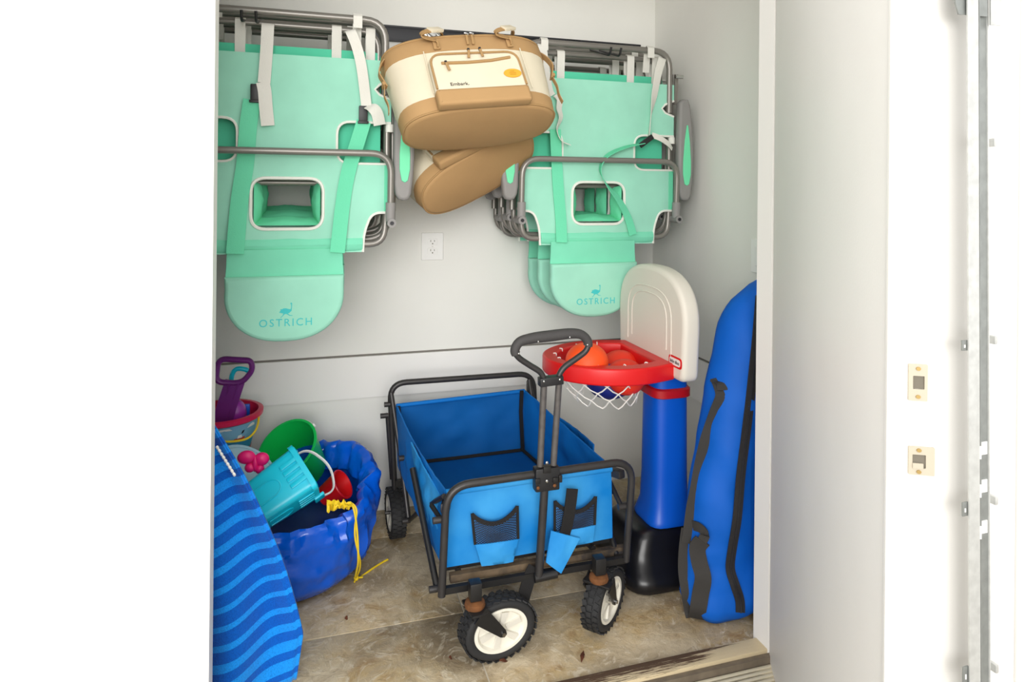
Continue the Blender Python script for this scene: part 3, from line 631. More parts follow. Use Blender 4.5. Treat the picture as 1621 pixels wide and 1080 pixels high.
# ================================================================== COOLER BAGS
def stadium(a, b, z, n=40, e=2.7):
    out = []
    for i in range(n):
        t = 2 * math.pi * i / n; ct, st = math.cos(t), math.sin(t)
        out.append(Vector((a * math.copysign(abs(ct) ** (2 / e), ct), b * math.copysign(abs(st) ** (2 / e), st), z)))
    return out
def build_cooler(label, loc, rot):
    c = thing('cooler_bag', label, 'cooler bag', loc, rot, group='tan and cream cooler bags')
    A = lambda z: 0.200 + 0.020 * min(z / 0.2, 1); Bd = lambda z: 0.096 + 0.004 * z / 0.2
    g = G(); g.loft([stadium(A(0) - 0.012, Bd(0) - 0.012, 0.0), stadium(A(0) - 0.004, Bd(0) - 0.004, 0.003), stadium(A(0), Bd(0), 0.010), stadium(A(.045), Bd(.045), 0.047)]); g.obj('base', M['tan'], c, angle=60)
    g = G(); g.tube([v + Vector((0, 0, 0)) for v in stadium(A(0) - 0.001, Bd(0) - 0.001, 0.007, 48)], 0.0028, 6, closed=True); g.obj('base_piping', M['tan2'], c)
    def wr(a, b, z):
        return [v * 1.0 + Vector((v.x, v.y, 0)).normalized() * (0.0022 * noise.noise(Vector((v.x * 22, v.y * 22, z * 25)))) for v in stadium(a, b, z)]
    zs = [0.047, 0.07, 0.10, 0.13, 0.155, 0.172, 0.183]
    g = G(); g.loft([wr(A(z) - 0.001, Bd(z) - 0.001, z) for z in zs]); g.obj('body', M['cream'], c, angle=70)
    g = G(); g.loft([wr(A(.185), Bd(.185), 0.178), wr(A(.2), Bd(.2), 0.210), stadium(A(.2) - 0.004, Bd(.2) - 0.004, 0.229), stadium(A(.2) - 0.018, Bd(.2) - 0.016, 0.241), stadium(A(.2) - 0.05, Bd(.2) - 0.04, 0.247)]); g.obj('lid', M['tan'], c, angle=60)
    g = G(); g.tube(stadium(A(.2) - 0.003, Bd(.2) - 0.003, 0.225, 48), 0.003, 6, closed=True); g.obj('lid_zipper', M['tan2'], c)
    yb = -0.100
    # pocket
    pk = plate('pocket', [rrect(-0.128, 0.108, 0.012, 0.154, 0.034, 6)], 0.026, M['cream'], c, y=yb - 0.004, bev=0.008, smooth=True)
    plate('pocket_base', [rrect(-0.1285, 0.1085, 0.000, 0.046, 0.008, 4)], 0.032, M['tan'], pk, y=yb - 0.005, bev=0.008, smooth=True)
    g = G(); g.tube([(x, yb - 0.0185, z) for x, z in [(p.x, p.y) for p in fillet([(-0.124, 0.046, 0), (-0.124, 0.151, 0), (0.104, 0.151, 0), (0.104, 0.046, 0)], 0.034, 6)]], 0.0028, 6); g.obj('pocket_zipper', M['tan2'], pk)
    g = G(); g.tube([(-0.098, yb - 0.019, 0.122), (-0.03, yb - 0.0195, 0.121), (0.03, yb - 0.0195, 0.124), (0.082, yb - 0.019, 0.132)], 0.0042, 6, sq=((0, -1, 0), 0.9)); g.obj('front_zipper', M['tan2'], pk)
    plate('round_patch', [ell(0.076, 0.082, 0.0235, 0.0135)], 0.0012, M['yellowpatch'], pk, y=yb - 0.0185)
    for k, (zz, ww) in enumerate(((0.0875, 0.012), (0.0825, 0.018), (0.0775, 0.016))):
        plate('patch_line', [rrect(0.076 - ww / 2, 0.076 + ww / 2, zz - 0.0008, zz + 0.0008, 0.0004, 1)], 0.0008, M['mustard_ink'], pk, y=yb - 0.0193)
    me = text_mesh('Embark.', 0.0135, 0.0006, width=0.046); me.transform(Matrix.Translation((-0.066, yb - 0.0178, 0.058))); link('lettering', me, M['ink'], pk)
    for (x, z, tl) in ((-0.088, 0.122, -0.3), (-0.022, 0.158, 0.45), (0.008, 0.160, -0.15)):
        g = G(); g.box((x, yb - 0.022, z), (0.006, 0.006, 0.008), bev=0.001); zp = g.obj('zipper_slider', M['rail'], c)
        g = G(); g.bar((x, yb - 0.024, z - 0.002), (x - tl * 0.012, yb - 0.024, z - 0.026), 0.0065, 0.003, up=(0, -1, 0), bev=0.001); g.obj('zipper_pull', M['tan2'], zp)
    for x in (-0.010, 0.004):
        g = G(); g.tube([(x, yb - 0.003, 0.229), (x - 0.004, yb - 0.010, 0.223), (x + 0.004, yb - 0.010, 0.221), (x, yb - 0.003, 0.215)], 0.0024, 6); zp = g.obj('zipper_slider', M['steel'], c)
        g = G(); g.bar((x, yb - 0.008, 0.219), (x - 0.002, yb - 0.006, 0.189), 0.0065, 0.003, up=(0, -1, 0), bev=0.001); g.obj('zipper_pull', M['tan2'], zp)
    for x in (-0.105, 0.090):
        g = G(); g.ribbon(catmull([(x + 0.012, yb + 0.000, 0.186), (x + 0.012, yb - 0.005, 0.206), (x - 0.012, yb - 0.011, 0.211), (x - 0.024, yb - 0.016, 0.216), (x - 0.012, yb - 0.019, 0.223), (x + 0.016, yb - 0.014, 0.231), (x + 0.036, yb + 0.004, 0.241), (x + 0.046, yb + 0.04, 0.252)], 5), (0, .35, 1), 0.015, 0.0035); h = g.obj('handle', M['tan2'], c)
        g = G(); g.bar((x - 0.002, yb - 0.020, 0.227), (x + 0.034, yb - 0.004, 0.242), 0.022, 0.009, up=(0, -1, .5), bev=0.002); g.obj('handle_tab', M['cream'], h)
        plate('handle_anchor', [rrect(x + 0.004, x + 0.020, 0.181, 0.212, 0.001, 1)], 0.004, M['tan'], c, y=yb - 0.001)
    for s in (-1, 1):
        g = G(); g.ribbon(catmull([(s * 0.212, -0.03, 0.21), (s * 0.226, -0.034, 0.19), (s * 0.235, -0.034, 0.165), (s * 0.228, -0.032, 0.14), (s * 0.222, -0.03, 0.125)], 5), (0, 1, 0), 0.018, 0.003); st = g.obj('side_strap', M['tan2'], c)
        g = G(); g.ribbon(catmull([(s * 0.226, -0.03, 0.13), (s * 0.232, -0.028, 0.10), (s * 0.228, -0.03, 0.07), (s * 0.231, -0.03, 0.045)], 5), (0, 1, 0), 0.012, 0.002); g.obj('strap_tail', M['tan2'], st)
        g = G(); g.box((s * 0.229, -0.03, 0.132), (0.008, 0.022, 0.010), bev=0.002); g.obj('strap_slider', M['tan2'], st)
        plate('side_band', [rrect(s * 0.128 - 0.0012, s * 0.128 + 0.0012, 0.05, 0.18, 0.001, 1)], 0.001, M['cream'], c, y=-Bd(.1) + 0.002)
    g = G(); g.tube(catmull([(-0.05, 0.07, 0.235), (-0.045, 0.075, 0.285), (-0.02, 0.08, 0.315), (0.01, 0.078, 0.30), (0.03, 0.07, 0.235)], 6), 0.006, 8, sq=((0, 1, 0), 0.35)); g.obj('hanging_strap', M['tan2'], c)
    return c
build_cooler('front cream and tan soft cooler bag tipped forward on the steel hook', P(762, 205, 1.60), (R(-30), R(-6.5), R(3))).scale = (0.967, 0.967, 0.967)
c2_ = build_cooler('lower cream and tan soft cooler bag hanging askew behind the first', P(762, 276, 1.79), (R(-52), R(-27), R(8))); c2_.scale = (0.92, 0.92, 0.92)

# ================================================================== FOLDING WAGON
wg = thing('folding_wagon', 'blue fabric folding wagon with black tube frame and knobby wheels', 'wagon', (0.48, 1.72, 0))
WO = wg.location
def wt(name, pts, r, m=None, parent=None, n=10, **k):
    g = G(WO); g.tube(pts, r, n, **k); return g.obj(name, m or M['wframe'], parent or wg)
YFW = 1.435
wt('front_frame', fillet([P(699, 944, YFW), P(707, 771, YFW), P(1002, 729, YFW + .012), P(991, 888, YFW + .012)], 0.055, 8), 0.0088, M['wframe'])
wt('back_frame', fillet([P(626, 800, 1.99), P(617, 607, 1.99), P(844, 591, 1.995), P(852, 770, 1.995)], 0.05, 8), 0.0085)
# basket: front, back, two sides, floor; back and floor carry shade as darker blue
fTL, fTR, fBL, fBR = Vector((0.303, 1.476, 0.347)), Vector((0.712, 1.486, 0.350)), Vector((0.300, 1.474, 0.176)), Vector((0.716, 1.484, 0.178))
bTL, bTR, bBL, bBR = Vector((0.256, 1.968, 0.388)), Vector((0.650, 1.975, 0.398)), Vector((0.262, 1.962, 0.212)), Vector((0.652, 1.968, 0.212))
def cloth(name, A, B, C, D, nrm, m, bulge=0.0, wr=0.006, sag=0.0, nu=24, nv=10, th=0.004, seed=0, fs=9.0):
    nrm = Vector(nrm).normalized(); g = G(WO)
    def fn(off):
        def f_(u, v):
            p = A.lerp(B, u).lerp(C.lerp(D, u), v)
            e = (4 * u * (1 - u)) ** 0.6 * (4 * min(max(v, 0.02), 0.98) * (1 - min(max(v, 0.02), 0.98))) ** 0.4
            p = p + nrm * (bulge * math.sin(math.pi * u) * (0.35 + 0.65 * math.sin(math.pi * v)) + wr * e * (noise.noise(Vector((u * fs + v * 3, v * fs * .45 - u * 2, seed))) + .5 * noise.noise(Vector((u * fs * 2.2, v * fs, seed + 9)))))
            p.z -= sag * math.sin(math.pi * u) * (1 - v)
            return p + nrm * off
        return f_
    n0 = len(g.V); g.grid(fn(th / 2), nu, nv); n1 = len(g.V); g.grid(fn(-th / 2), nu, nv)
    row = nu + 1; loop = [i for i in range(row)] + [j * row + nu for j in range(1, nv + 1)] + [nv * row + i for i in range(nu - 1, -1, -1)] + [j * row for j in range(nv - 1, 0, -1)]
    for a, b in zip(loop, loop[1:] + loop[:1]): g.F.append((a, b, n1 + b, n1 + a))
    return g.obj(name, m, wg, angle=75)
cloth('front_panel', fTL, fTR, fBL, fBR, (0, -1, 0), M['wbluef'], bulge=0.008, wr=0.004, seed=1)
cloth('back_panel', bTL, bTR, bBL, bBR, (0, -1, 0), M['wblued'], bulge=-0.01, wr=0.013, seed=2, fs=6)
cloth('side_panel', bTL, fTL, bBL, fBL, (-1, 0, 0), M['wblue'], bulge=0.010, wr=0.009, sag=0.012, seed=3)
cloth('side_panel', bTR, fTR, bBR, fBR, (1, 0, 0), M['wblue'], bulge=0.012, wr=0.012, sag=0.004, seed=4)
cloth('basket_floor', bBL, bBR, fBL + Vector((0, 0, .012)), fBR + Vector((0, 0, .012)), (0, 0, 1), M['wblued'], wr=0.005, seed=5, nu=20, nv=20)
wt('top_roll', [fTL + Vector((0, -.003, -.004)), fTR + Vector((0, -.003, -.004))], 0.0075, M['wbluef'])
wt('top_roll', [bTL + Vector((0, -.002, -.003)), bTR + Vector((0, -.002, -.003))], 0.006, M['wblue'])
g = G(WO); g.ribbon([bTL + Vector((0.004, -0.012, -.001)), bTL + Vector((0.012, -0.016, -.06)), bBL + Vector((0.016, -0.012, 0.01))], (1, -.3, 0), 0.010, 0.003); g.obj('seam_tape', M['webblack'], wg)
g = G(WO); g.ribbon([bTR + Vector((-.012, -0.012, .002)), bTR + Vector((-0.016, -0.018, -.06)), bBR + Vector((-0.012, -0.014, 0.008))], (1, .2, 0), 0.012, 0.003); g.obj('seam_tape', M['webblack'], wg)
g = G(WO); g.ribbon([bBL + Vector((0.01, -0.012, 0.008)), (bBL + bBR) / 2 + Vector((0, -.010, .006)), bBR + Vector((-.01, -0.012, 0.008))], (0, .6, 1), 0.009, 0.003); g.obj('seam_tape', M['webblack'], wg)
g = G(WO); g.ribbon([bBR + Vector((-.012, -0.012, 0.008)), (bBR + fBR) / 2 + Vector((-.008, 0, .016)), fBR + Vector((-.012, 0.01, 0.018))], (1, 0, .6), 0.009, 0.003); g.obj('seam_tape', M['webblack'], wg)
# outer side pocket on the left
cloth('side_pocket', P(651, 700, 1.72), P(700, 787, 1.50), P(662, 775, 1.72), P(700, 880, 1.50), (-1, 0, 0), M['wbluef'], bulge=0.01, wr=0.006, seed=6)
cloth('side_pocket', Vector((0.690, 1.80, 0.372)), Vector((0.727, 1.62, 0.352)), Vector((0.690, 1.80, 0.26)), Vector((0.722, 1.62, 0.25)), (1, 0, 0), M['wblue'], bulge=0.018, wr=0.006, seed=7)
# mesh pockets on the front
def pocket(c_tl, c_tr, c_bl, c_br, b_bl, b_br, seed):
    Yp = 1.457
    tl, tr, bl, br = [P(*q, Yp) for q in (c_tl, c_tr, c_bl, c_br)]
    def top(u): 
        p = tl.lerp(tr, u); p.z -= 0.026 * math.sin(math.pi * min(max(u, 0), 1)) ** 0.8; p.y -= 0.006 * math.sin(math.pi * u); return p
    def pos(u, v):
        p = top(u).lerp(bl.lerp(br, u), v); p.y -= 0.006 * math.sin(math.pi * u) * (1 - abs(2 * v - 1) * .5); return p
    g = G(WO); g.grid(lambda u, v: pos(u, v) + Vector((0, 0.0025, 0)), 12, 6); pk = g.obj('mesh_pocket', mat('pocket_back_cloth', rgb(60, 130, 200), 0.9), wg, angle=80)
    g = G(WO); n = 15
    for k in range(-n, n):
        for sgn in (1, -1):
            pts = []
            for i in range(13):
                v = i / 12; u = (k / n) + sgn * v * 0.75 if sgn > 0 else (k / n) + 0.75 + sgn * v * 0.75
                if 0 <= u <= 1: pts.append(pos(u, v))
            if len(pts) > 1: g.tube(pts, 0.0008, 3, cap=False)
    o = g.obj('pocket_netting', mat('black_netting', rgb(24, 24, 32), 0.8), pk); o['kind'] = 'stuff'
    g = G(WO); g.ribbon([top(i / 12) + Vector((0, -.001, -.002)) for i in range(13)], (0, .2, 1), 0.009, 0.003)
    g.ribbon([pos(0, i / 4) + Vector((0, -.001, 0)) for i in range(5)], (1, 0, 0), 0.006, 0.002); g.ribbon([pos(1, i / 4) + Vector((0, -.001, 0)) for i in range(5)], (1, 0, 0), 0.006, 0.002)
    g.obj('pocket_binding', M['webblack'], pk)
    a, b, c_, d_ = bl + Vector((0, -.001, 0)), br + Vector((0, -.001, 0)), P(*b_bl, Yp + .002), P(*b_br, Yp + .002)
    cloth('pocket_gusset', a, b, c_, d_, (0, -1, 0), M['wbluef'], bulge=0.006, wr=0.004, seed=seed, nu=12, nv=6)
pocket((747, 813), (819, 801), (752, 862), (820, 853), (762, 896), (812, 889), 11)
pocket((878, 793), (943, 786), (878, 842), (941, 831), (880, 868), (938, 858), 12)
g = G(WO); g.ribbon(catmull([P(906, 774, 1.448), P(903, 800, 1.444), P(898, 830, 1.442), P(893, 848, 1.446)], 4), (1, 0, .1), 0.028, 0.0025); g.obj('closure_strap', M['webblack'], wg)
cloth('loose_flap', P(872, 840, 1.444), P(918, 852, 1.440), P(864, 890, 1.435), P(888, 908, 1.428), (0, -1, 0), M['wbluef'], bulge=0.004, wr=0.004, seed=14, nu=10, nv=8, th=0.003)
# under-frame
g = G(WO); g.bar(P(703, 935, 1.44), P(992, 885, 1.45), 0.012, 0.014); g.obj('cross_rail', M['wblack'], wg, smooth=False)
g = G(WO); g.bar(P(712, 915, 1.47), P(995, 868, 1.48), 0.016, 0.017); g.obj('cross_rail', M['rustbar'], wg, smooth=False)
g = G(WO); g.bar((0.30, 1.49, 0.168), (0.715, 1.50, 0.168), 0.014, 0.012); g.obj('cross_rail', M['wblack'], wg, smooth=False)
# left side linkage
wt('side_bar', [P(619, 622, 1.985), P(634, 720, 1.93), P(647, 824, 1.86)], 0.0075, M['wframe'])
wt('side_bar', [P(653, 742, 1.66), P(692, 932, 1.47)], 0.0075, M['wblack'])
wt('side_bar', [P(648, 824, 1.86), P(668, 806, 1.66), P(703, 786, 1.46)], 0.006, M['wblack'])
wt('tie_bar', [P(683, 800, 1.50), P(698, 823, 1.45)], 0.0055, M['wblack'])
wt('upright', [P(614, 660, 1.995), P(621, 758, 1.995)], 0.0075, M['wframe'])
for q in (P(647, 824, 1.855), P(692, 932, 1.462), P(698, 823, 1.442), P(612, 658, 1.985), P(618, 640, 1.98), P(642, 725, 1.85)):
    g = G(WO); g.tube([q + Vector((0.004, 0, 0)), q + Vector((-0.018, 0, 0))], 0.0075, 10); g.obj('bolt', M['wframe'], wg)
# right side linkage
s, x0, x1 = 1, 0.722, 0.665
wt('side_bar', [(x0, 1.47, 0.142), (x0 + 0.006, 1.64, 0.285)], 0.007, M['wblack'])
wt('side_bar', [(x1 + 0.004, 1.985, 0.425), (x1 + 0.014, 1.86, 0.165)], 0.0075, M['wframe'])
wt('side_bar', [(x0 + 0.004, 1.49, 0.285), (x1 + 0.010, 1.90, 0.155)], 0.006, M['wblack'])
wt('tie_bar', [(x0 + 0.004, 1.455, 0.265), (x0 - 0.002, 1.52, 0.31)], 0.006, M['wblack'])
for yy, zz, xx in ((1.455, 0.265, x0), (1.475, 0.142, x0), (1.86, 0.168, x1 + .012)):
    g = G(WO); g.tube([(xx - 0.004, yy, zz), (xx + 0.018, yy, zz)], 0.0075, 10); g.obj('bolt', M['wframe'], wg)
g = G(WO); g.bar((x1, 1.985, 0.18), (x1 + .002, 1.985, 0.42), 0.010, 0.010); g.obj('upright', M['wframe'], wg, smooth=False)
for x in (0.335, 0.665): wt('under_rail', [(x, 1.48, 0.160), (x - 0.03, 1.975, 0.160)], 0.007, M['wblack'])
g = G(WO); g.bar((0.255, 1.975, 0.155), (0.675, 1.98, 0.155), 0.014, 0.018); g.obj('cross_rail', M['wblack'], wg, smooth=False)
for s, q in ((-1, P(704, 806, 1.452)), (1, P(985, 752, 1.462))):
    g = G(WO); g.bar(q, q + Vector((-s * 0.012, 0.035, -0.004)), 0.020, 0.020, bev=0.004); g.obj('corner_bracket', M['wframe'], wg)
# wheels
SQ = 0.745
def wheel(name, cen, nrm, rad=0.087, wd=0.042, parent=wg):
    y = -Vector(nrm).normalized(); z = Vector((0, 0, 1)); x = y.cross(z).normalized()
    m = Matrix.Translation(Vector(cen)) @ Matrix.Diagonal((1, 1, SQ, 1)) @ frame((0, 0, 0), x, y, z)
    def rev(prof, n=48): return [[Vector((r * math.cos(2 * math.pi * j / n), t, r * math.sin(2 * math.pi * j / n))) for j in range(n)] for r, t in prof]
    h = wd / 2
    g = G(WO); pr = [(0.062, -h * .80), (0.066, -h), (0.076, -h * 1.02), (rad - 0.006, -h * .92), (rad - 0.003, -h * .6), (rad - 0.002, 0), (rad - 0.003, h * .6), (rad - 0.006, h * .92), (0.076, h * 1.02), (0.066, h), (0.062, h * .8), (0.060, 0)]
    g.loft(rev(pr + pr[:1]), False, False, mtx=m); tr = g.obj(name, M['tire'], parent, angle=60)
    g = G(WO)
    for k in range(30):
        a = 2 * math.pi * k / 30
        for row in (-1, 0, 1):
            aa = a + (math.pi / 30 if row == 0 else 0)
            mt = m @ Matrix.Rotation(-aa, 4, 'Y') @ Matrix.Translation((rad - 0.001, row * h * 0.66, 0))
            g.box((0, 0, 0), (0.0036, h * 0.52, 0.0125), mtx=mt, rot=(0.35 * row, 0, 0))
    g.obj('tread', M['tire'], tr, smooth=False)
    g = G(WO); pr = [(0.001, -h * .50), (0.016, -h * .52), (0.050, -h * .62), (0.055, -h * .92), (0.0625, -h * .92), (0.063, -h * .5), (0.063, h * .5), (0.0625, h * .92), (0.055, h * .92), (0.050, h * .62), (0.016, h * .52), (0.001, h * .5)]
    g.loft(rev(pr), True, True, mtx=m); rm = g.obj('rim', M['hub'], tr, angle=30)
    for sd in (-1, 1):
        for k in range(6):
            a = 2 * math.pi * (k + .3) / 6; mt = m @ Matrix.Rotation(-a, 4, 'Y')
            A, B = 0.014, 0.050
            yo, yi = sd * h * 0.98, sd * h * 0.55
            V = [(A, yi, -.006), (A, yi, .006), (B, yi, .011), (B, yi, -.011), (A, yo * .8, -.005), (A, yo * .8, .005), (B, yo * .86, .008), (B, yo * .86, -.008)]
            g = G(WO); g.add([Vector(v) for v in V], [(0, 1, 2, 3), (7, 6, 5, 4), (0, 4, 5, 1), (1, 5, 6, 2), (2, 6, 7, 3), (3, 7, 4, 0)], mt); g.obj('spoke', M['hubd'], rm, smooth=False)
    return tr, m
w1 = PZ(788, 991, 0.066); n1 = Vector((0.14, -0.99, 0))
w2 = PZ(956, 946, 0.066); n2 = Vector((0.67, -0.74, 0))
wheel('wheel', w1, n1); wheel('wheel', w2, n2)
wheel('wheel', Vector((0.258, 1.985, 0.067)), (-1, -.02, 0)); wheel('wheel', Vector((0.690, 1.985, 0.067)), (1, 0, 0))
def caster(stem_px, Y, wc, nrm):
    nrm = Vector(nrm).normalized(); zc = 0.148; d_ = ray(*stem_px); s0 = CAMV + d_ * (Vector((wc[0], wc[1], 0)).dot(nrm) / d_.dot(nrm))
    g = G(WO); g.box((s0.x, s0.y, zc + 0.010), (0.026, 0.026, 0.038), bev=0.003); st = g.obj('caster_stem', M['wblack'], wg)
    g = G(WO); g.lathe([(0.0, zc - 0.026), (0.021, zc - 0.026), (0.023, zc - 0.021), (0.021, zc - 0.014), (0.013, zc - 0.010), (0, zc - 0.010)], 20, mtx=Matrix.Translation((s0.x, s0.y, 0))); g.obj('rust_collar', M['rust'], st)
    side = nrm; tang = Vector((-nrm.y, nrm.x, 0))
    top = Vector((s0.x, s0.y, zc - 0.028))
    g = G(WO); g.box((0, 0, 0), (0.036, 0.066, 0.006), mtx=frame(top, tang, nrm, (0, 0, 1)), bev=0.002); fk = g.obj('fork_crown', M['wblack'], st)
    for sd in (-1, 1):
        a = top + nrm * (sd * 0.031); b = Vector(wc) + nrm * (sd * 0.027)
        g = G(WO); d = (b - a).normalized(); wv = d.cross(nrm).normalized()
        V = []
        for off in (-0.002, 0.002):
            V += [a + wv * 0.019 + nrm * off, a - wv * 0.019 + nrm * off, b - wv * 0.009 + nrm * off, b - wv * 0.004 + d * 0.009 + nrm * off, b + wv * 0.004 + d * 0.009 + nrm * off, b + wv * 0.009 + nrm * off]
        g.add(V, [(0, 1, 2, 3, 4, 5), (11, 10, 9, 8, 7, 6)] + [(i, (i + 1) % 6, 6 + (i + 1) % 6, 6 + i) for i in range(6)]); g.obj('fork_arm', M['wblack'], fk, smooth=False)
    g = G(WO); g.tube([Vector(wc) - nrm * 0.034, Vector(wc) + nrm * 0.034], 0.0045, 10); g.obj('axle', M['steel'], fk)
caster((752, 925), 1.462, w1, n1); caster((948, 892), 1.468, w2, n2)
for x in (0.258, 0.690):
    g = G(WO); g.bar((x + 0.03, 1.985, 0.155), (x + 0.03, 1.985, 0.07), 0.008, 0.03); g.tube([(x - 0.03, 1.985, 0.067), (x + 0.04, 1.985, 0.067)], 0.005, 8); g.obj('rear_bracket', M['wframe'], wg, smooth=False)
# pull handle
Yh = 1.432
wt('handle_tube', [P(853, 912, Yh), P(862, 770, Yh)], 0.0095, M['wframe'])
wt('handle_pivot', [P(846, 916, Yh), P(881, 908, Yh)], 0.010, M['wblack'])
g = G(WO); q = P(865, 757, Yh); g.box(q + Vector((0, 0.002, 0)), (0.058, 0.026, 0.052), bev=0.004); hb = g.obj('handle_lock', M['black'], wg)
for px, py, sx, sz in ((866, 744, .018, .014), (851, 762, .012, .012), (879, 760, .012, .012), (887, 758, .008, .016)):
    q = P(px, py, Yh - .012); g = G(WO); g.box(q, (sx, 0.006, sz), bev=0.0015); g.obj('lock_detail', M['wblack'], hb)
for px, py in ((866, 733), (852, 773), (878, 769), (866, 762)):
    q = P(px, py, Yh - .013); g = G(WO); g.sphere(q, 0.004, 10, 6, sc=(1, .6, 1)); g.obj('rivet', M['rust'] if py > 765 else M['steel'], hb)
for a, b in (((855, 738), (861, 607)), ((876, 736), (885, 603))):
    wt('handle_tube', [P(*a, Yh), P(*b, Yh - .01)], 0.0075, mat('worn_grey_tube', rgb(104, 100, 98), 0.45, metal=0.4, var=0.25, vscale=60))
g = G(WO); q0, q1 = P(853, 605, Yh - .01), P(890, 600, Yh - .01); g.bar(q0, q1, 0.022, 0.020, bev=0.003); hc = g.obj('handle_collar', M['black'], wg)
for q in (P(861, 604, Yh - .022), P(886, 601, Yh - .022)):
    g = G(WO); g.sphere(q, 0.0032, 10, 6); g.obj('rivet', M['steel'], hc)
Yg = Yh - .012
loop = [P(861, 600, Yg), P(855, 589, Yg), P(838, 578, Yg), P(822, 567, Yg), P(815, 556, Yg), P(822, 542, Yg), P(840, 536, Yg), P(870, 532, Yg), P(905, 528, Yg), P(922, 531, Yg), P(931, 543, Yg), P(927, 556, Yg), P(912, 568, Yg), P(895, 580, Yg), P(887, 590, Yg), P(884, 599, Yg)]
hl = wt('handle_loop', catmull(loop, 5), 0.0068, M['wframe'])
gp = catmull(loop[3:12], 6); rr = [0.0105 + 0.0022 * math.exp(-((i / (len(gp) - 1) - .5) / .16) ** 2) for i in range(len(gp))]
gr = wt('grip', gp[4:-4], rr[4:-4], mat('grey_foam_grip', rgb(64, 62, 62), 0.7, bump=0.2, bscale=250), hl, 12)
for px, py in ((821, 560), (852, 541), (902, 534), (930, 546)):
    q = P(px, py, Yg - .0115); g = G(WO); g.sphere(q, 0.0026, 8, 5); g.obj('rivet', M['steel'], gr)
g = G(WO); g.ribbon(catmull([P(846, 898, 1.445), P(838, 915, 1.440), P(832, 935, 1.436), P(828, 950, 1.436)], 4), (1, 0, .1), 0.030, 0.0025); g.obj('dangling_strap', M['webblack'], wg)

# ================================================================== TOY BASKETBALL HOOP
hp = thing('basketball_hoop', 'toy basketball hoop with red rim, beige backboard and blue post', 'basketball hoop', (0.99, 1.74, 0)); HO = hp.location.copy()
BASE_XY = Vector((0.9158, 1.6095, 0)); HS = 0.925; HZ = 0.07725     # hoop stands here; parts above the base are drawn around HO at full size
g = G(BASE_XY); bs = []
for z, fr, sd, bk, rr_ in ((0.0, 0.012, 0.012, 0.012, 0.06), (0.006, 0.003, 0.003, 0.003, 0.065), (0.022, 0.0, 0.0, 0.0, 0.068), (0.036, 0.004, 0.003, 0.004, 0.066), (0.047, 0.014, 0.007, 0.012, 0.062), (0.056, 0.027, 0.012, 0.02, 0.058), (0.085, 0.038, 0.020, 0.03, 0.052), (0.118, 0.045, 0.032, 0.045, 0.048), (0.134, 0.052, 0.046, 0.060, 0.045), (0.141, 0.064, 0.07, 0.08, 0.04)):
    bs.append([Vector((x, y, z)) for x, y in rrect(0.785 + sd, 1.050 - sd, 1.500 + fr, 1.790 - bk, rr_, 6)])
g.loft(bs); g.obj('base', M['baseblack'], hp, angle=60)
def post_ring(z, e): return [Vector((x, y, z)) for x, y in rrect(0.952 - e, 1.062 + e, 1.690 - e, 1.800 + e, 0.034 + e * .4, 4)]
g = G(HO); g.loft([post_ring(0.070, 0.016), post_ring(0.078, 0.017), post_ring(0.086, 0.014), post_ring(0.120, 0.004), post_ring(0.2, 0.001), post_ring(0.50, -0.002)]); g.obj('post', M['postblue'], hp, angle=40)
g = G(HO); g.loft([post_ring(0.428, 0.002), post_ring(0.431, 0.006), post_ring(0.452, 0.006), post_ring(0.456, 0.002)]); g.obj('collar', M['reddark'], hp, angle=40)
# backboard in the YZ plane facing -X
bo = []
for k in range(33):
    a = math.pi * k / 32; e = 2 / 2.5
    bo.append((0.198 * math.copysign(abs(math.cos(a)) ** e, math.cos(a)), 0.645 + 0.155 * abs(math.sin(a)) ** e))
bo += [(p.x, p.y) for p in fillet([(-0.198, 0.64, 0), (-0.190, 0.502, 0), (0.190, 0.502, 0), (0.198, 0.64, 0)], 0.025, 5)][1:-1]
mbb = Matrix.Translation((0.992, 1.772, 0)) @ Matrix.Rotation(R(-90), 4, 'Z')    # plate x -> -Y, front (-y) -> -X
bb = plate('backboard', [bo], 0.052, M['bbwhite'], hp, bev=0.014, mtx=mbb, smooth=True, org=HO, res=4)
XB = 0.966
def inner(s, zb):
    o = []
    for k in range(25):
        a = math.pi * k / 24; e = 2 / 2.8; o.append((s * math.copysign(abs(math.cos(a)) ** e, math.cos(a)), 0.645 + (s * .72) * abs(math.sin(a)) ** e))
    return [Vector((XB, 1.772 - y, z)) for y, z in [(s, zb)] + o + [(-s, zb)]]
for s, zb in ((0.130, 0.56), (0.104, 0.575)):
    g = G(HO); g.tube(inner(s, zb), 0.0020, 8); g.obj('moulded_ridge', M['bbwhite'], bb)
lb = PX_(1069, 573, XB)
ml = Matrix.Translation((XB - 0.0005, lb.y, lb.z)) @ Matrix.Rotation(R(-90), 4, 'Z')
b1 = plate('badge', [rrect(-0.033, 0.033, -0.0150, 0.0150, 0.011, 6)], 0.002, M['red'], bb, mtx=ml, org=HO)
b2 = plate('badge_field', [rrect(-0.0275, 0.0275, -0.0098, 0.0098, 0.008, 6)], 0.002, M['white'], bb, y=-0.0008, mtx=ml, org=HO)
me = text_mesh('little tikes', 0.013, 0.0008, width=0.046); me.transform(Matrix.Translation((0, -0.002, 0.0))); me.transform(ml); me.transform(Matrix.Translation(-HO)); link('badge_lettering', me, M['ink'], bb)
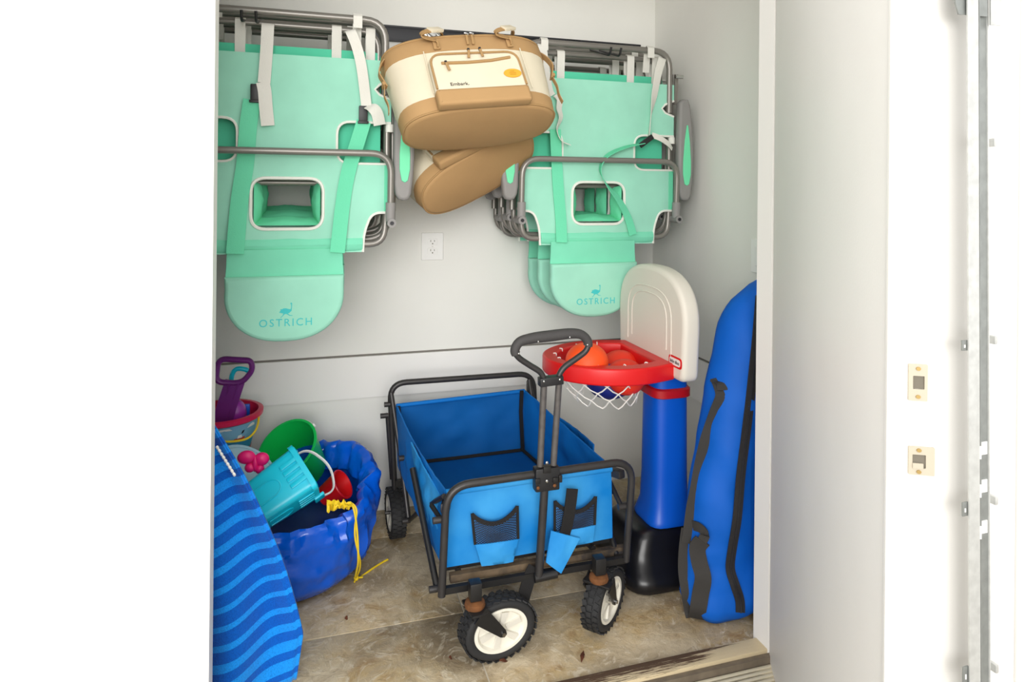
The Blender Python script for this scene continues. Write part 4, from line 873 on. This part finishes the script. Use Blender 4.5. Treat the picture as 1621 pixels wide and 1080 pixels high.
# rim
ro = catmull([Vector((0.968, 1.628, 0)), Vector((0.86, 1.603, 0)), Vector((0.755, 1.622, 0)), Vector((0.672, 1.690, 0)), Vector((0.646, 1.775, 0)), Vector((0.672, 1.858, 0)), Vector((0.755, 1.925, 0)), Vector((0.86, 1.946, 0)), Vector((0.968, 1.922, 0))], 5)
ri = catmull([Vector((0.930, 1.668, 0)), Vector((0.86, 1.648, 0)), Vector((0.775, 1.662, 0)), Vector((0.705, 1.715, 0)), Vector((0.686, 1.775, 0)), Vector((0.705, 1.833, 0)), Vector((0.775, 1.886, 0)), Vector((0.86, 1.900, 0)), Vector((0.930, 1.880, 0))], 5)
ZR = 0.546
mr_ = Matrix.Translation((0, 0, ZR - 0.022)) @ Matrix.Rotation(R(-90), 4, 'X')
rimo = plate('rim', [[(p.x, p.y) for p in ro], [(p.x, p.y) for p in reversed(ri)]], 0.046, M['red'], hp, mtx=mr_, bev=0.006, smooth=True, org=HO)
g = G(HO); g.box((0.962, 1.775, ZR - 0.030), (0.03, 0.24, 0.05), bev=0.006); g.obj('rim_bracket', M['reddark'], rimo)
for k in range(3, 39, 4):
    p = ri[k]; g = G(HO); g.tube(fillet([p + Vector((0, 0, ZR - 0.006)), p + Vector((0, 0, ZR + 0.003)), p + (p - Vector((0.81, 1.775, 0))).normalized() * 0.009 + Vector((0, 0, ZR + 0.002))], 0.004, 3), 0.0016, 6); g.obj('net_clip', M['net'], rimo)
# net
NB = 12; cen = Vector((0.812, 1.772, 0)); lv = [(0.515, 1.0), (0.487, 0.94), (0.462, 0.86), (0.438, 0.76), (0.414, 0.66)]
def npt(k, l):
    a = 2 * math.pi * (k + (0.5 if l % 2 else 0)) / NB; z, f_ = lv[l]
    v = Vector((math.cos(a) * 0.130, math.sin(a) * 0.120, 0)) * f_
    return cen + v + Vector((0.028 * (1 - f_) * 2.2 , 0, z + 0.006 * noise.noise(Vector((k * 1.7, l * 2.3, 0)))))
g = G(HO)
for l in range(len(lv) - 1):
    for k in range(NB):
        a = npt(k, l); b = npt(k if l % 2 == 0 else k + 1, l + 1); c2 = npt(k - 1 if l % 2 == 0 else k, l + 1)
        for e in (b, c2):
            mid = (a + e) / 2 + Vector((0, 0, -0.003)); g.tube([a, mid, e], 0.0019, 5)
    if l:
        for k in range(NB): g.sphere(npt(k, l), 0.003, 6, 4)
g.obj('net', M['net'], hp)
hp.location = BASE_XY
for ch in hp.children:
    if ch.name.split('.')[0] != 'base': ch.scale = (HS, HS, HS); ch.location = (0, 0, HZ)
for q, r, m, lab in ((P(929, 573, 1.591), 0.0555, M['orange'], 'bright orange toy ball at the left of the hoop rim'),
                     (P(982, 583, 1.680), 0.0555, M['orange2'], 'red-orange toy ball at the back of the hoop rim'),
                     (P(990, 597, 1.590), 0.0520, M['orange2'], 'red-orange toy ball at the front right inside the net')):
    g = G((0, 0, 0)); g.sphere((0, 0, 0), r, 28, 18, sc=(1, 1, 0.88)); o = g.obj('toy_ball', m); o.location = q; tag(o, lab, 'ball', 'balls in the hoop')
q = P(964, 604, 1.640); g = G(); g.sphere((0, 0, 0), 0.062, 28, 18, sc=(1, 1, 0.72)); o = g.obj('toy_ball', M['navy']); o.location = q; tag(o, 'navy blue toy ball lying low in the white net', 'ball', 'balls in the hoop')

# ================================================================== TENT BAG
tb_ = thing('canopy_bag', 'tall blue zipped carry bag with charcoal straps leaning in the right corner', 'carry bag', (1.0, 1.43, 0)); TO = tb_.location
RG = [(0.004, .905, 1.05, 1.425, .055), (0.03, .880, 1.085, 1.43, .078), (0.08, .880, 1.10, 1.43, .080), (0.15, .884, 1.115, 1.43, .078), (0.22, .893, 1.12, 1.432, .080), (0.30, .905, 1.13, 1.435, .084), (0.38, .926, 1.14, 1.44, .086), (0.46, .945, 1.15, 1.445, .086), (0.54, .962, 1.16, 1.45, .084), (0.62, .985, 1.165, 1.455, .080), (0.69, 1.004, 1.17, 1.46, .072), (0.72, 1.020, 1.172, 1.462, .064), (0.745, 1.038, 1.174, 1.465, .056), (0.765, 1.062, 1.174, 1.468, .046), (0.785, 1.10, 1.172, 1.47, .034), (0.80, 1.125, 1.160, 1.47, .015)]
RG = [(z, a, b, y - 0.008, h * 0.92) for z, a, b, y, h in RG]
def tring(z, xl, xr, yc, hy, n=40):
    out = []
    cx, hx_ = (xl + xr) / 2, (xr - xl) / 2
    for i in range(n):
        a = 2 * math.pi * i / n; e = 2 / 2.4; ca, sa = math.cos(a), math.sin(a)
        x = cx + hx_ * math.copysign(abs(ca) ** e, ca); y = yc + hy * math.copysign(abs(sa) ** e, sa)
        k = noise.noise(Vector((x * 7, z * 11, 2))) * 0.013 + noise.noise(Vector((x * 16, z * 22 + x * 10, 5))) * 0.009
        if z < .15: k *= 1.6
        y += k * (1 if sa < 0 else -.3)
        x += 0.004 * noise.noise(Vector((y * 9, z * 14, 8))) * abs(ca)
        out.append(Vector((min(x, 1.182), y, max(z + (0.006 * noise.noise(Vector((x * 20, 0, 1))) if z > .01 else 0), 0.001))))
    return out
def interp(z):
    for a, b in zip(RG, RG[1:]):
        if a[0] <= z <= b[0]:
            t = (z - a[0]) / (b[0] - a[0]); return tuple(a[i] + (b[i] - a[i]) * t for i in range(5))
    return RG[-1] if z > .5 else RG[0]
zz = [0.004] + [0.02 + i * 0.0195 for i in range(41)]
g = G(TO); g.loft([tring(*interp(z)) for z in zz]); g.obj('bag_body', M['tent'], tb_, angle=80)
def tfront(px, py, extra=0.004):
    """point on the bag's front surface along the pixel ray"""
    d = ray(px, py); best = None
    for i in range(200):
        Y = 1.30 + i * 0.001; q = CAMV + d * (Y / d.y)
        if q.z < 0.004: q.z = 0.004
        z, xl, xr, yc, hy = interp(min(max(q.z, 0.004), 0.80)); cx, hx_ = (xl + xr) / 2, (xr - xl) / 2
        u = min(abs(q.x - cx) / hx_, 1.0); s = (1 - u ** 2.4) ** (1 / 2.4)
        k = noise.noise(Vector((q.x * 7, q.z * 11, 2))) * 0.013 + noise.noise(Vector((q.x * 16, q.z * 22 + q.x * 10, 5))) * 0.009
        if q.z < .15: k *= 1.6
        if Y >= yc - hy * s + k - extra: return q
    return P(px, py, 1.44)
zp = [(1203, 470), (1199, 520), (1192, 590), (1183, 670), (1173, 750), (1167, 820), (1159, 870), (1156, 900), (1163, 925), (1171, 950), (1172, 970)]
pts = catmull([tfront(*q, 0.006) for q in zp], 5)
g = G(TO); g.ribbon(pts, (1, -.05, 0), 0.0230, 0.003); z_ = g.obj('zipper', M['zip'], tb_)
g = G(TO); g.tube([p + Vector((0, -0.002, 0)) for p in pts], 0.0022, 6); g.obj('zipper_coil', M['rail'], z_)
def tstrap(px, width, ex=0.009, side=(1, -.6, 0)):
    p = catmull([tfront(*q, ex) for q in px], 5); g = G(TO); g.ribbon(p, side, width, 0.0028); return g.obj('strap', M['strapgrey'], tb_)
tstrap([(1133, 599), (1139, 612), (1142, 628), (1134, 650), (1126, 672), (1117, 700), (1108, 740), (1102, 775), (1096, 805), (1092, 835), (1088, 860)], 0.029)
tstrap([(1130, 604), (1141, 606), (1144, 618)], 0.024, 0.009)
tstrap([(1090, 838), (1086, 870), (1085, 905), (1090, 940), (1094, 965), (1097, 985)], 0.034, 0.004)
tstrap([(1097, 832), (1108, 836), (1116, 846), (1112, 856)], 0.022, 0.014, (0, 0, 1))
tstrap([(1112, 856), (1104, 868), (1107, 890), (1113, 915), (1109, 940), (1105, 965), (1102, 994)], 0.038, 0.010)
g = G(TO); g.ribbon(catmull([(1.128, 1.375, 0.26), (1.138, 1.370, 0.22), (1.134, 1.372, 0.16), (1.12, 1.375, 0.12)], 4), (0, 1, 0), 0.02, 0.003); g.obj('strap', M['strapgrey'], tb_)

# ================================================================== SACK OF BEACH TOYS
SC = Vector((-0.055, 1.865, 0)); SX, SY = 0.240, 0.205
sk = thing('plastic_sack', 'open blue plastic drawstring sack full of beach toys beside the wagon', 'sack', SC)
def top_z(a):
    d = math.cos(a - R(35)); return 0.205 + 0.085 * max(0, d) ** 1.5 + 0.03 * max(0, math.cos(a - R(150)))
def sack_pt(a, v):
    tz = top_z(a)
    prof = [(0.55, 0.001), (0.80, 0.006), (0.95, 0.05), (1.0, 0.10), (0.99, 0.15)]
    # v in 0..1 : outside up, over the cuff, down inside
    ks = [(0.0, 0.50, 0.002), (0.10, 0.74, 0.006), (0.22, 0.90, 0.040), (0.36, 0.985, 0.090), (0.50, 1.0, 0.145), (0.60, 1.0, tz - 0.05), (0.70, 0.985, tz - 0.012), (0.78, 0.93, tz), (0.86, 0.86, tz - 0.012), (1.0, 0.78, tz - 0.07)]
    for p, q in zip(ks, ks[1:]):
        if p[0] <= v <= q[0]:
            t = (v - p[0]) / (q[0] - p[0]); r = p[1] + (q[1] - p[1]) * t; z = p[2] + (q[2] - p[2]) * t; break
    x, y = math.cos(a), math.sin(a)
    n = noise.noise(Vector((x * 3.2, y * 3.2, z * 9))) * 0.05 + abs(noise.noise(Vector((x * 7 + z * 18, y * 7, z * 14 + 4)))) * 0.07 - abs(noise.noise(Vector((x * 13, y * 13 + z * 20, z * 20 + 9)))) * 0.04
    rz = 1 - abs(noise.noise(Vector((x * 4.5 + z * 5, y * 4.5, z * 5 + 2)))) * 2.2; n = n * 1.3 + 0.07 * (rz - .5) * min(1, max(0, (z - 0.03) / 0.08)) + 0.05 * noise.noise(Vector((x * 9, y * 9, z * 5 + 7))) * max(0, (z - .1) / .1); n *= min(1, z * 18)
    cuff = 0.10 * max(0, math.cos(a - R(20))) ** 2 * math.exp(-((z - 0.21) / 0.06) ** 2)
    r = r * (1 + n * 0.75) + cuff * .25
    return Vector((x * r * SX, y * r * SY, z + 0.02 * n * (1 if z > .1 else 0)))
g = G(); g.grid(lambda u, v: sack_pt(2 * math.pi * u, v), 120, 44); so = g.obj('sack_film', M['sack'], sk, angle=45)
g = G(); g.lathe([(0.0, 0.10), (0.14, 0.11), (0.17, 0.14), (0.0, 0.175)], 30, sx=1.12, sy=0.95); g.obj('sack_dark_fill', mat('sack_inside_shade', rgb(8, 44, 110), 0.5), sk)  # added dark filler standing for the shade inside the sack
cu = [P(546, 801, 1.69), P(556, 798, 1.70), P(562, 815, 1.69), P(566, 850, 1.69), P(567, 890, 1.70), PZ(564, 916, 0.006), PZ(590, 900, 0.004), PZ(606, 890, 0.004), PZ(614, 886, 0.004)]
g = G(SC); g.tube(catmull(cu, 6), 0.0026, 6); g.tube([p + Vector((0.006 * math.sin(i * .4), 0.003, 0.001)) for i, p in enumerate(catmull(cu[1:6], 6))], 0.0024, 6); dc = g.obj('drawstring', M['yellow'], sk)
g = G(SC); q = PZ(564, 915, 0.008); g.sphere(q, 0.007, 8, 6); g.tube([q, PZ(561, 922, 0.004)], 0.0024, 5); g.tube([q, PZ(574, 914, 0.004)], 0.0024, 5); g.obj('knot', M['yellow'], dc)
g = G(SC); q = P(551, 801, 1.70); g.sphere(q, 0.0055, 10, 6); g.obj('cord_bead', M['black'], dc)
def scrunch(u, v):
    p = P(517, 806, 1.70).lerp(P(556, 800, 1.69), u); h = 0.028 * (1 - 0.6 * u)
    p = p + Vector((0, -0.014 * math.sin(math.pi * v) + 0.012 * noise.noise(Vector((u * 14, v * 3, 6))), h * (v - .2) + 0.013 * noise.noise(Vector((u * 8, v * 3, 1)))))
    return p
g = G(SC); g.grid(scrunch, 24, 8); g.obj('gathered_hem', M['yellow'], dc, angle=80)
def axis_frame(o, z, yhint):
    z = Vector(z).normalized(); y = Vector(yhint); y = (y - z * y.dot(z)).normalized(); x = y.cross(z); return frame(o, x, y, z)
def bucket(m_, r0, r1, h, wall, mtl, name_root, label, rim=0.004, n=36, cat='bucket'):
    t = thing(name_root, label, cat, m_.translation, group='beach toys in the sack'); t.matrix_world = m_
    g = G(); g.lathe([(0.0, 0.0), (r0 * .96, 0.0), (r0, 0.004), (r1, h - 0.006), (r1 + rim, h - 0.006), (r1 + rim + .001, h - .002), (r1 + rim, h), (r1 - wall, h), (r0 - wall, 0.006), (0.0, 0.006)], n); g.obj('shell', mtl, t, angle=40)
    return t
# green bucket
mg = axis_frame(P(454, 708, 1.945), (-0.42, -0.52, 0.74), (0.3, -1, 0)); hg = 0.13
mg = mg @ Matrix.Translation((0, 0, -hg))
tg = bucket(mg, 0.058, 0.082, hg, 0.003, M['green'], 'sand_bucket', 'round green sand bucket tipped open toward the left in the sack', rim=0.003)
g = G(); g.tube([(0.086 * math.cos(t), 0.086 * math.sin(t) * -1.0 + 0.0, hg - 0.010 - 0.055 * math.sin(t) ** 2 * 0) for t in [i * math.pi / 16 for i in range(17)]], 0.0036, 8); g.obj('handle', M['white'], tg)
for s in (-1, 1):
    g = G(); g.tube([(s * 0.083, 0, hg - 0.010), (s * 0.090, 0, hg - 0.010)], 0.007, 12); g.obj('handle_hub', M['white'], tg)
# turquoise castle bucket
mt_ = axis_frame(P(405, 792, 1.685), (0.86, 0.22, 0.44), (0.30, -0.62, -0.1))
tt = thing('castle_bucket', 'square turquoise castle bucket lying on its side on the sack', 'bucket', (0, 0, 0), group='beach toys in the sack')
mt_ = axis_frame(P(402, 806, 1.70), (0.84, 0.26, 0.42), (0.10, 0.80, -0.62)); tt.matrix_world = mt_
def sq(h, z, r=0.016): return [Vector((x, y, z)) for x, y in rrect(-h, h, -h, h, r, 4)]
HL = 0.145
g = G(); rings = [sq(0.046, 0), sq(0.050, 0.004), sq(0.055, HL * .55), sq(0.0575, HL - 0.006)]
top = []
for i, v in enumerate(sq(0.0625, HL)):
    a = math.atan2(v.y, v.x); top.append(v + Vector((0, 0, 0.009 * math.cos(4 * a))))
rings += [[v + Vector((0, 0, -0.012)) for v in top], top, [Vector((v.x * .93, v.y * .93, v.z)) for v in top], sq(0.048, 0.012)]
g.loft(rings); g.obj('shell', M['teal'], tt, angle=35)
for fx, (ax, ay) in enumerate(((0, -1), (1, 0), (-1, 0), (0, 1))):
    mf = frame((0, 0, 0), (ay * -1.0, ax * 1.0, 0), (ax * -1.0, ay * -1.0, 0), (0, 0, 1)) if True else None
    for x in (-0.026, -0.009, 0.008, 0.025):
        g = G(); g.bar(mf @ Vector((x, -0.0575, HL * .60)), mf @ Vector((x, -0.0600, HL * .90)), 0.011, 0.004, up=mf.to_3x3() @ Vector((0, -1, 0)), bev=0.0015); g.obj('merlon_rib', M['teal'], tt)
    g = G(); g.tube([mf @ Vector(p) for p in [(-0.020, -0.0525, 0.015), (-0.020, -0.0545, 0.05)] + [(-0.020 * math.cos(math.pi * k / 10), -0.0548 - 0.0004 * k * 0, 0.05 + 0.022 * math.sin(math.pi * k / 10)) for k in range(11)] + [(0.020, -0.0545, 0.05), (0.020, -0.0525, 0.015)]], 0.0016, 6); g.obj('gate_relief', M['teal'], tt)
g = G(); g.tube(fillet([(-0.062, 0.03, HL - .012), (-0.066, 0.062, HL + .030), (0.0, 0.082, HL + 0.058), (0.066, 0.062, HL + .030), (0.062, 0.03, HL - .012)], 0.04, 6), 0.0042, 8, sq=((0, 1, 0), 0.6)); g.obj('handle', M['white'], tt)
for s in (-1, 1):
    g = G(); g.box((s * 0.063, 0.03, HL - .010), (0.008, 0.034, 0.026), bev=0.003); g.obj('handle_lug', M['teal'], tt)
# red cup
mr2 = axis_frame(P(512, 786, 1.85), (0.62, -0.25, 0.45), (0, -1, 0))
bucket(mr2, 0.026, 0.038, 0.065, 0.0025, M['redcup'], 'sand_cup', 'small red sand cup beside the turquoise bucket handle', rim=0.001, cat='cup')
# pale blue bucket, seen from its rim
mp2 = axis_frame(P(362, 786, 1.84), (0.45, -0.30, 0.80), (0, -1, 0))
tpb = bucket(mp2, 0.060, 0.078, 0.09, 0.003, M['paleblue'], 'toy_basin', 'pale blue plastic basin tilted behind the striped towel', rim=0.006)
g = G(); g.lathe([(0.0, 0.086), (0.074, 0.086), (0.074, 0.089), (0.0, 0.092)], 30); g.obj('lid', M['paleblue'], tpb)
# pink butterfly mould
bf = thing('sand_mould', 'hot pink butterfly shaped sand mould resting on the pale basin', 'toy', P(402, 735, 1.735), group='beach toys in the sack')
for nm, px, py, a, b in (('wing', 390, 724, .021, .016), ('wing', 414, 727, .018, .016), ('wing', 411, 742, .011, .012), ('wing', 396, 740, .013, .012), ('body', 404, 734, .008, .02)):
    g = G(bf.location); g.sphere(P(px, py, 1.73), 1.0, 16, 10, sc=(a, 0.012, b)); g.obj(nm, M['pink'], bf)
# printed bucket with spades
pbk = P(352, 650, 1.965); mpb = Matrix.Translation((pbk.x, 1.965, pbk.z - 0.155)); hb_ = 0.155; r0, r1 = 0.058, 0.098
tp = thing('picture_bucket', 'printed sand bucket with crimson rim, sea picture and yellow handle', 'bucket', mpb.translation, group='beach toys in the sack')
def rad(z): return r0 + (r1 - r0) * z / hb_
def band(z0, z1, m, name, nn=40, inn=0.003):
    g = G(); g.lathe([(rad(z0), z0), (rad(z1), z1), (rad(z1) - inn, z1), (rad(z0) - inn, z0)], nn, close=True); return g.obj(name, m, tp, angle=40)
band(0.0, 0.055, M['sandprint'], 'sand_band'); band(0.055, 0.095, M['seaprint'], 'sea_band'); band(0.095, hb_ - 0.012, M['skyprint'], 'sky_band')
g = G(); g.lathe([(0.0, 0.0), (r0, 0.0), (r0, 0.004), (0, 0.004)], 30); g.obj('base', M['yellow'], tp)
g = G(); g.lathe([(r1 - .006, hb_ - .016), (r1 + .001, hb_ - .016), (r1 + .006, hb_ - .012), (r1 + .007, hb_ - .002), (r1 + .003, hb_), (r1 - .006, hb_)], 44, close=True); g.obj('rim', M['rimred'], tp, angle=40)
g = G(); g.lathe([(r1 - .007, hb_ - .002), (r1 - .005, hb_ - .004), (rad(.06) - .006, 0.06), (rad(.06) - .004, 0.06)], 40, close=True); g.obj('inner_wall', M['rimred'], tp)
def on_bucket(a, z, off=0.0012): r = rad(z) + off; return Vector((math.sin(a) * r, -math.cos(a) * r, z))
def wrap(name, pts, m, a0, z0, off):
    g = G(); ps = [on_bucket(a0 + x / r1, z0 + z, off) for x, z in pts]; g.add(ps + [p * 1.0 - Vector((p.x, p.y, 0)).normalized() * 0.0008 for p in ps], [tuple(range(len(ps))), tuple(reversed(range(len(ps), 2 * len(ps))))] + [(i, (i + 1) % len(ps), len(ps) + (i + 1) % len(ps), len(ps) + i) for i in range(len(ps))]); return g.obj(name, m, tp, smooth=False)
aB = R(36)
wrap('boat_hull', [(-0.018, 0), (-0.014, -0.009), (0.014, -0.009), (0.019, 0.001)], M['boatprint'], aB, 0.100, .0016)
wrap('boat_cabin', [(-0.008, 0), (0.008, 0), (0.006, 0.008), (-0.006, 0.008)], M['white'], aB, 0.100, .0016)
wrap('boat_funnel', [(0.004, 0.010), (0.009, 0.011), (0.013, 0.019), (0.007, 0.018)], M['ink'], aB, 0.101, .0016)
wrap('cloud', [(-0.016, 0), (0.016, 0), (0.012, 0.007), (0.003, 0.010), (-0.008, 0.008)], M['white'], R(58), 0.122, .0016)
wrap('cloud', [(-0.02, 0), (0.02, 0), (0.012, 0.006), (-0.012, 0.006)], M['white'], R(10), 0.127, .0016)
wrap('wave_stripe', [(-0.13 + i * .013, 0.003 * math.sin(i * 1.6)) for i in range(21)] + [(0.13 - i * .013, 0.007 + 0.003 * math.sin((20 - i) * 1.6)) for i in range(21)], M['boatprint'], R(20), 0.050, .0014)
g = G(mpb.translation); yhd = catmull([P(409, 650, 1.955), P(409, 668, 1.93), P(403, 684, 1.90), P(390, 695, 1.885), P(370, 699, 1.87), P(350, 699, 1.87), P(330, 697, 1.88)], 5); g.tube(yhd, 0.0028, 8); g.obj('handle', M['yellow'], tp)
# purple spade
sp = thing('purple_spade', 'purple plastic spade with D-shaped grip standing in the printed bucket', 'spade', P(360, 655, 1.94), group='beach toys in the sack'); SO = sp.location
ring = fillet([P(341, 605, 1.93), P(346, 568, 1.93), P(398, 571, 1.93), P(400, 586, 1.93), P(383, 607, 1.93)], 0.02, 5, True)
g = G(SO); g.tube(ring, 0.0095, 10, closed=True, sq=((0, 1, 0), 0.8)); g.obj('grip', M['purple'], sp)
g = G(SO); g.ribbon([P(372, 604, 1.93), P(360, 640, 1.93), P(346, 690, 1.945)], (1, 0, .35), 0.050, 0.010); sh = g.obj('shaft', M['purple'], sp)
g = G(SO); g.tube([P(377, 606, 1.924), P(353, 688, 1.938)], 0.004, 6); g.tube([P(364, 606, 1.924), P(342, 680, 1.938)], 0.004, 6); g.obj('shaft_rib', M['purple'], sh)
g = G(SO); g.sphere(P(373, 656, 1.965), 0.030, 20, 12, sc=(0.95, 0.9, 1.35)); g.obj('scoop', mat('bright_purple_plastic', rgb(150, 46, 160), 0.3), sp)
tsp = thing('turquoise_spade', 'turquoise hooked spade handle showing behind the purple grip', 'spade', P(375, 640, 2.0), group='beach toys in the sack')
g = G(tsp.location); g.tube(catmull([P(366, 640, 2.0), P(366, 604, 2.0), P(369, 590, 2.0), P(376, 584, 2.0), P(388, 585, 2.0), P(394, 588, 2.0)], 5), 0.0065, 10); g.obj('handle', M['teal'], tsp)
g = G(tsp.location); g.box(P(389, 650, 2.0), (0.022, 0.01, 0.035), bev=0.003); g.obj('blade', M['postblue'], tsp)

# ================================================================== TOWEL
def towel_mat():
    m = bpy.data.materials.new('striped_terry'); m.use_nodes = True; nt = m.node_tree; b = nt.nodes['Principled BSDF']; b.inputs['Roughness'].default_value = 0.9; b.inputs['Sheen Weight'].default_value = 0.15; b.inputs['Specular IOR Level'].default_value = 0.1
    uv = nt.nodes.new('ShaderNodeUVMap'); sep = nt.nodes.new('ShaderNodeSeparateXYZ'); nt.links.new(uv.outputs[0], sep.inputs[0])
    def math_(op, a, v=None, c=None):
        n = nt.nodes.new('ShaderNodeMath'); n.operation = op; nt.links.new(a, n.inputs[0])
        if v is not None:
            if isinstance(v, (int, float)): n.inputs[1].default_value = v
            else: nt.links.new(v, n.inputs[1])
        return n.outputs[0]
    nz = nt.nodes.new('ShaderNodeTexNoise'); nz.inputs['Scale'].default_value = 2.2; nz.inputs['Detail'].default_value = 1; nz.noise_dimensions = '1D'; nt.links.new(sep.outputs['Y'], nz.inputs['W'])
    v = math_('MULTIPLY', sep.outputs['Y'], 21.0); s = math_('SINE', math_('MULTIPLY', v, 6.28318)); s = math_('ADD', s, math_('MULTIPLY', math_('SUBTRACT', nz.outputs['Fac'], 0.5), 3.0))
    s = math_('GREATER_THAN', s, -0.05)
    n2 = nt.nodes.new('ShaderNodeTexNoise'); n2.inputs['Scale'].default_value = 420; n2.inputs['Detail'].default_value = 2; tc = nt.nodes.new('ShaderNodeTexCoord'); nt.links.new(tc.outputs['Object'], n2.inputs['Vector'])
    mx = nt.nodes.new('ShaderNodeMix'); mx.data_type = 'RGBA'; mx.inputs[6].default_value = rgb(6, 92, 190); mx.inputs[7].default_value = rgb(24, 144, 236); nt.links.new(s, mx.inputs[0])
    mm_ = nt.nodes.new('ShaderNodeMix'); mm_.data_type = 'RGBA'; mm_.blend_type = 'MULTIPLY'; mm_.inputs[0].default_value = 0.5; nt.links.new(mx.outputs[2], mm_.inputs[6])
    rp = nt.nodes.new('ShaderNodeValToRGB'); rp.color_ramp.elements[0].position = 0.35; rp.color_ramp.elements[0].color = (0.45, 0.5, 0.6, 1); rp.color_ramp.elements[1].position = 0.55; nt.links.new(n2.outputs['Fac'], rp.inputs[0]); nt.links.new(rp.outputs[0], mm_.inputs[7])
    nt.links.new(mm_.outputs[2], b.inputs['Base Color'])
    bp = nt.nodes.new('ShaderNodeBump'); bp.inputs['Strength'].default_value = 0.35; bp.inputs['Distance'].default_value = 0.003; nt.links.new(n2.outputs['Fac'], bp.inputs['Height']); nt.links.new(bp.outputs[0], b.inputs['Normal'])
    return m
tw = thing('beach_towel', 'bright blue striped beach towel hanging in folds at the left of the opening', 'towel', (-0.13, 1.42, 0.02))
TW = tw.location
def towel(u, v):
    # u across (0 left .. 1 right), v down
    zt, zb = 0.80, 0.018
    z = zt + (zb - zt) * v
    tt_ = (0.555 - z) / 0.445; xr = -0.167 + 0.169 * (tt_ + 0.5 * tt_ * (1 - tt_) if 0 < tt_ < 1 else tt_) if tt_ < 1 else 0.002 - 0.012 * (tt_ - 1) / 0.2
    xr = max(xr, -0.285)
    xl = -0.30 - 0.06 * v
    x = xl + (xr - xl) * u
    amp = 0.006 + 0.013 * v
    y = 1.405 + amp * math.sin(u * 11 - v * 2.2) + 0.35 * amp * math.sin(u * 21 + v * 3 + 1) + 0.010 * noise.noise(Vector((u * 4, v * 5, 3)))
    y += 0.03 * (1 - v) * (u - .2) + 0.015 * v
    if u > .97: y += 0.006
    return Vector((x, y, z)) - TW
nu, nv = 90, 80
g = G(); g.grid(towel, nu, nv); to_ = g.obj('cloth', towel_mat(), tw, angle=80)
uvl = to_.data.uv_layers.new(name='UVMap')
for lp in to_.data.loops:
    i = lp.vertex_index; r_, c_ = divmod(i, nu + 1); co = to_.data.vertices[i].co; uvl.data[lp.index].uv = (c_ / nu, (co.z + TW.z) * -1.25 + 0.42 * (co.x + 0.2))
md = to_.modifiers.new('thickness', 'SOLIDIFY'); md.thickness = 0.004; md.offset = 0
# white stitched piping near the upper edge
g = G(TW)
for i in range(9):
    a = P(343 + i * 3.3, 707 + i * 5.3, 1.385); b = P(343 + (i + .6) * 3.3, 707 + (i + .6) * 5.3, 1.385); g.tube([a, (a + b) / 2 + Vector((0.001, -.002, 0)), b], 0.0026, 6)
g.obj('white_stitching', M['net'], tw)
hk = thing('towel_hook', 'small hook behind the left jamb holding the striped towel', 'hook', (-0.265, YI + 0.001, 0.80))
g = G(); g.box((0, 0.004, 0.0), (0.02, 0.008, 0.05), bev=0.002); g.obj('back_plate', M['steel'], hk, )
g = G(); g.tube(fillet([(0, 0.006, -0.012), (0, 0.10, -0.018), (0, 0.115, 0.015)], 0.02), 0.004, 8); g.obj('prong', M['steel'], hk)

# ================================================================== BITS ON THE FLOOR
def leafbit(px, py, L, W, ang, lab):
    q = PZ(px, py, 0.0015); g = G(); pts = []
    for k in range(9):
        t = k / 8; wv = W * math.sin(math.pi * min(max(t, .04), .96)) * (1 + .4 * noise.noise(Vector((k * .9, px, 0)))); pts.append((L * (t - .5), wv, 0.002 + 0.003 * math.sin(t * 5)))
    V = [Vector(p) for p in pts] + [Vector((p[0], -p[1], p[2] * .6)) for p in pts]
    V += [v + Vector((0, 0, 0.0008)) for v in V]; n = len(pts); F = []
    for k in range(n - 1):
        F += [(k, k + 1, n + k + 1, n + k), (2 * n + k, 3 * n + k, 3 * n + k + 1, 2 * n + k + 1), (k, 2 * n + k, 2 * n + k + 1, k + 1), (n + k, n + k + 1, 3 * n + k + 1, 3 * n + k)]
    F += [(0, n, 3 * n, 2 * n), (n - 1, 3 * n - 1, 4 * n - 1, 2 * n - 1)]
    g.add(V, F); o = g.obj('leaf_scrap', M['leaf']); o.location = q; o.rotation_euler = (0, 0, R(ang)); tag(o, lab, 'leaf', 'leaf scraps on the floor')
leafbit(922, 1040, 0.040, 0.0045, 60, 'curled dark leaf scrap on the floor in front of the wagon')
leafbit(797, 1047, 0.018, 0.006, -10, 'tiny reddish leaf scrap under the front left wheel')
leafbit(713, 1043, 0.008, 0.003, -30, 'tiny dark crumb left of the front wheel')
leafbit(548, 980, 0.009, 0.004, -50, 'dark brown crumb on the tile between towel and wagon')
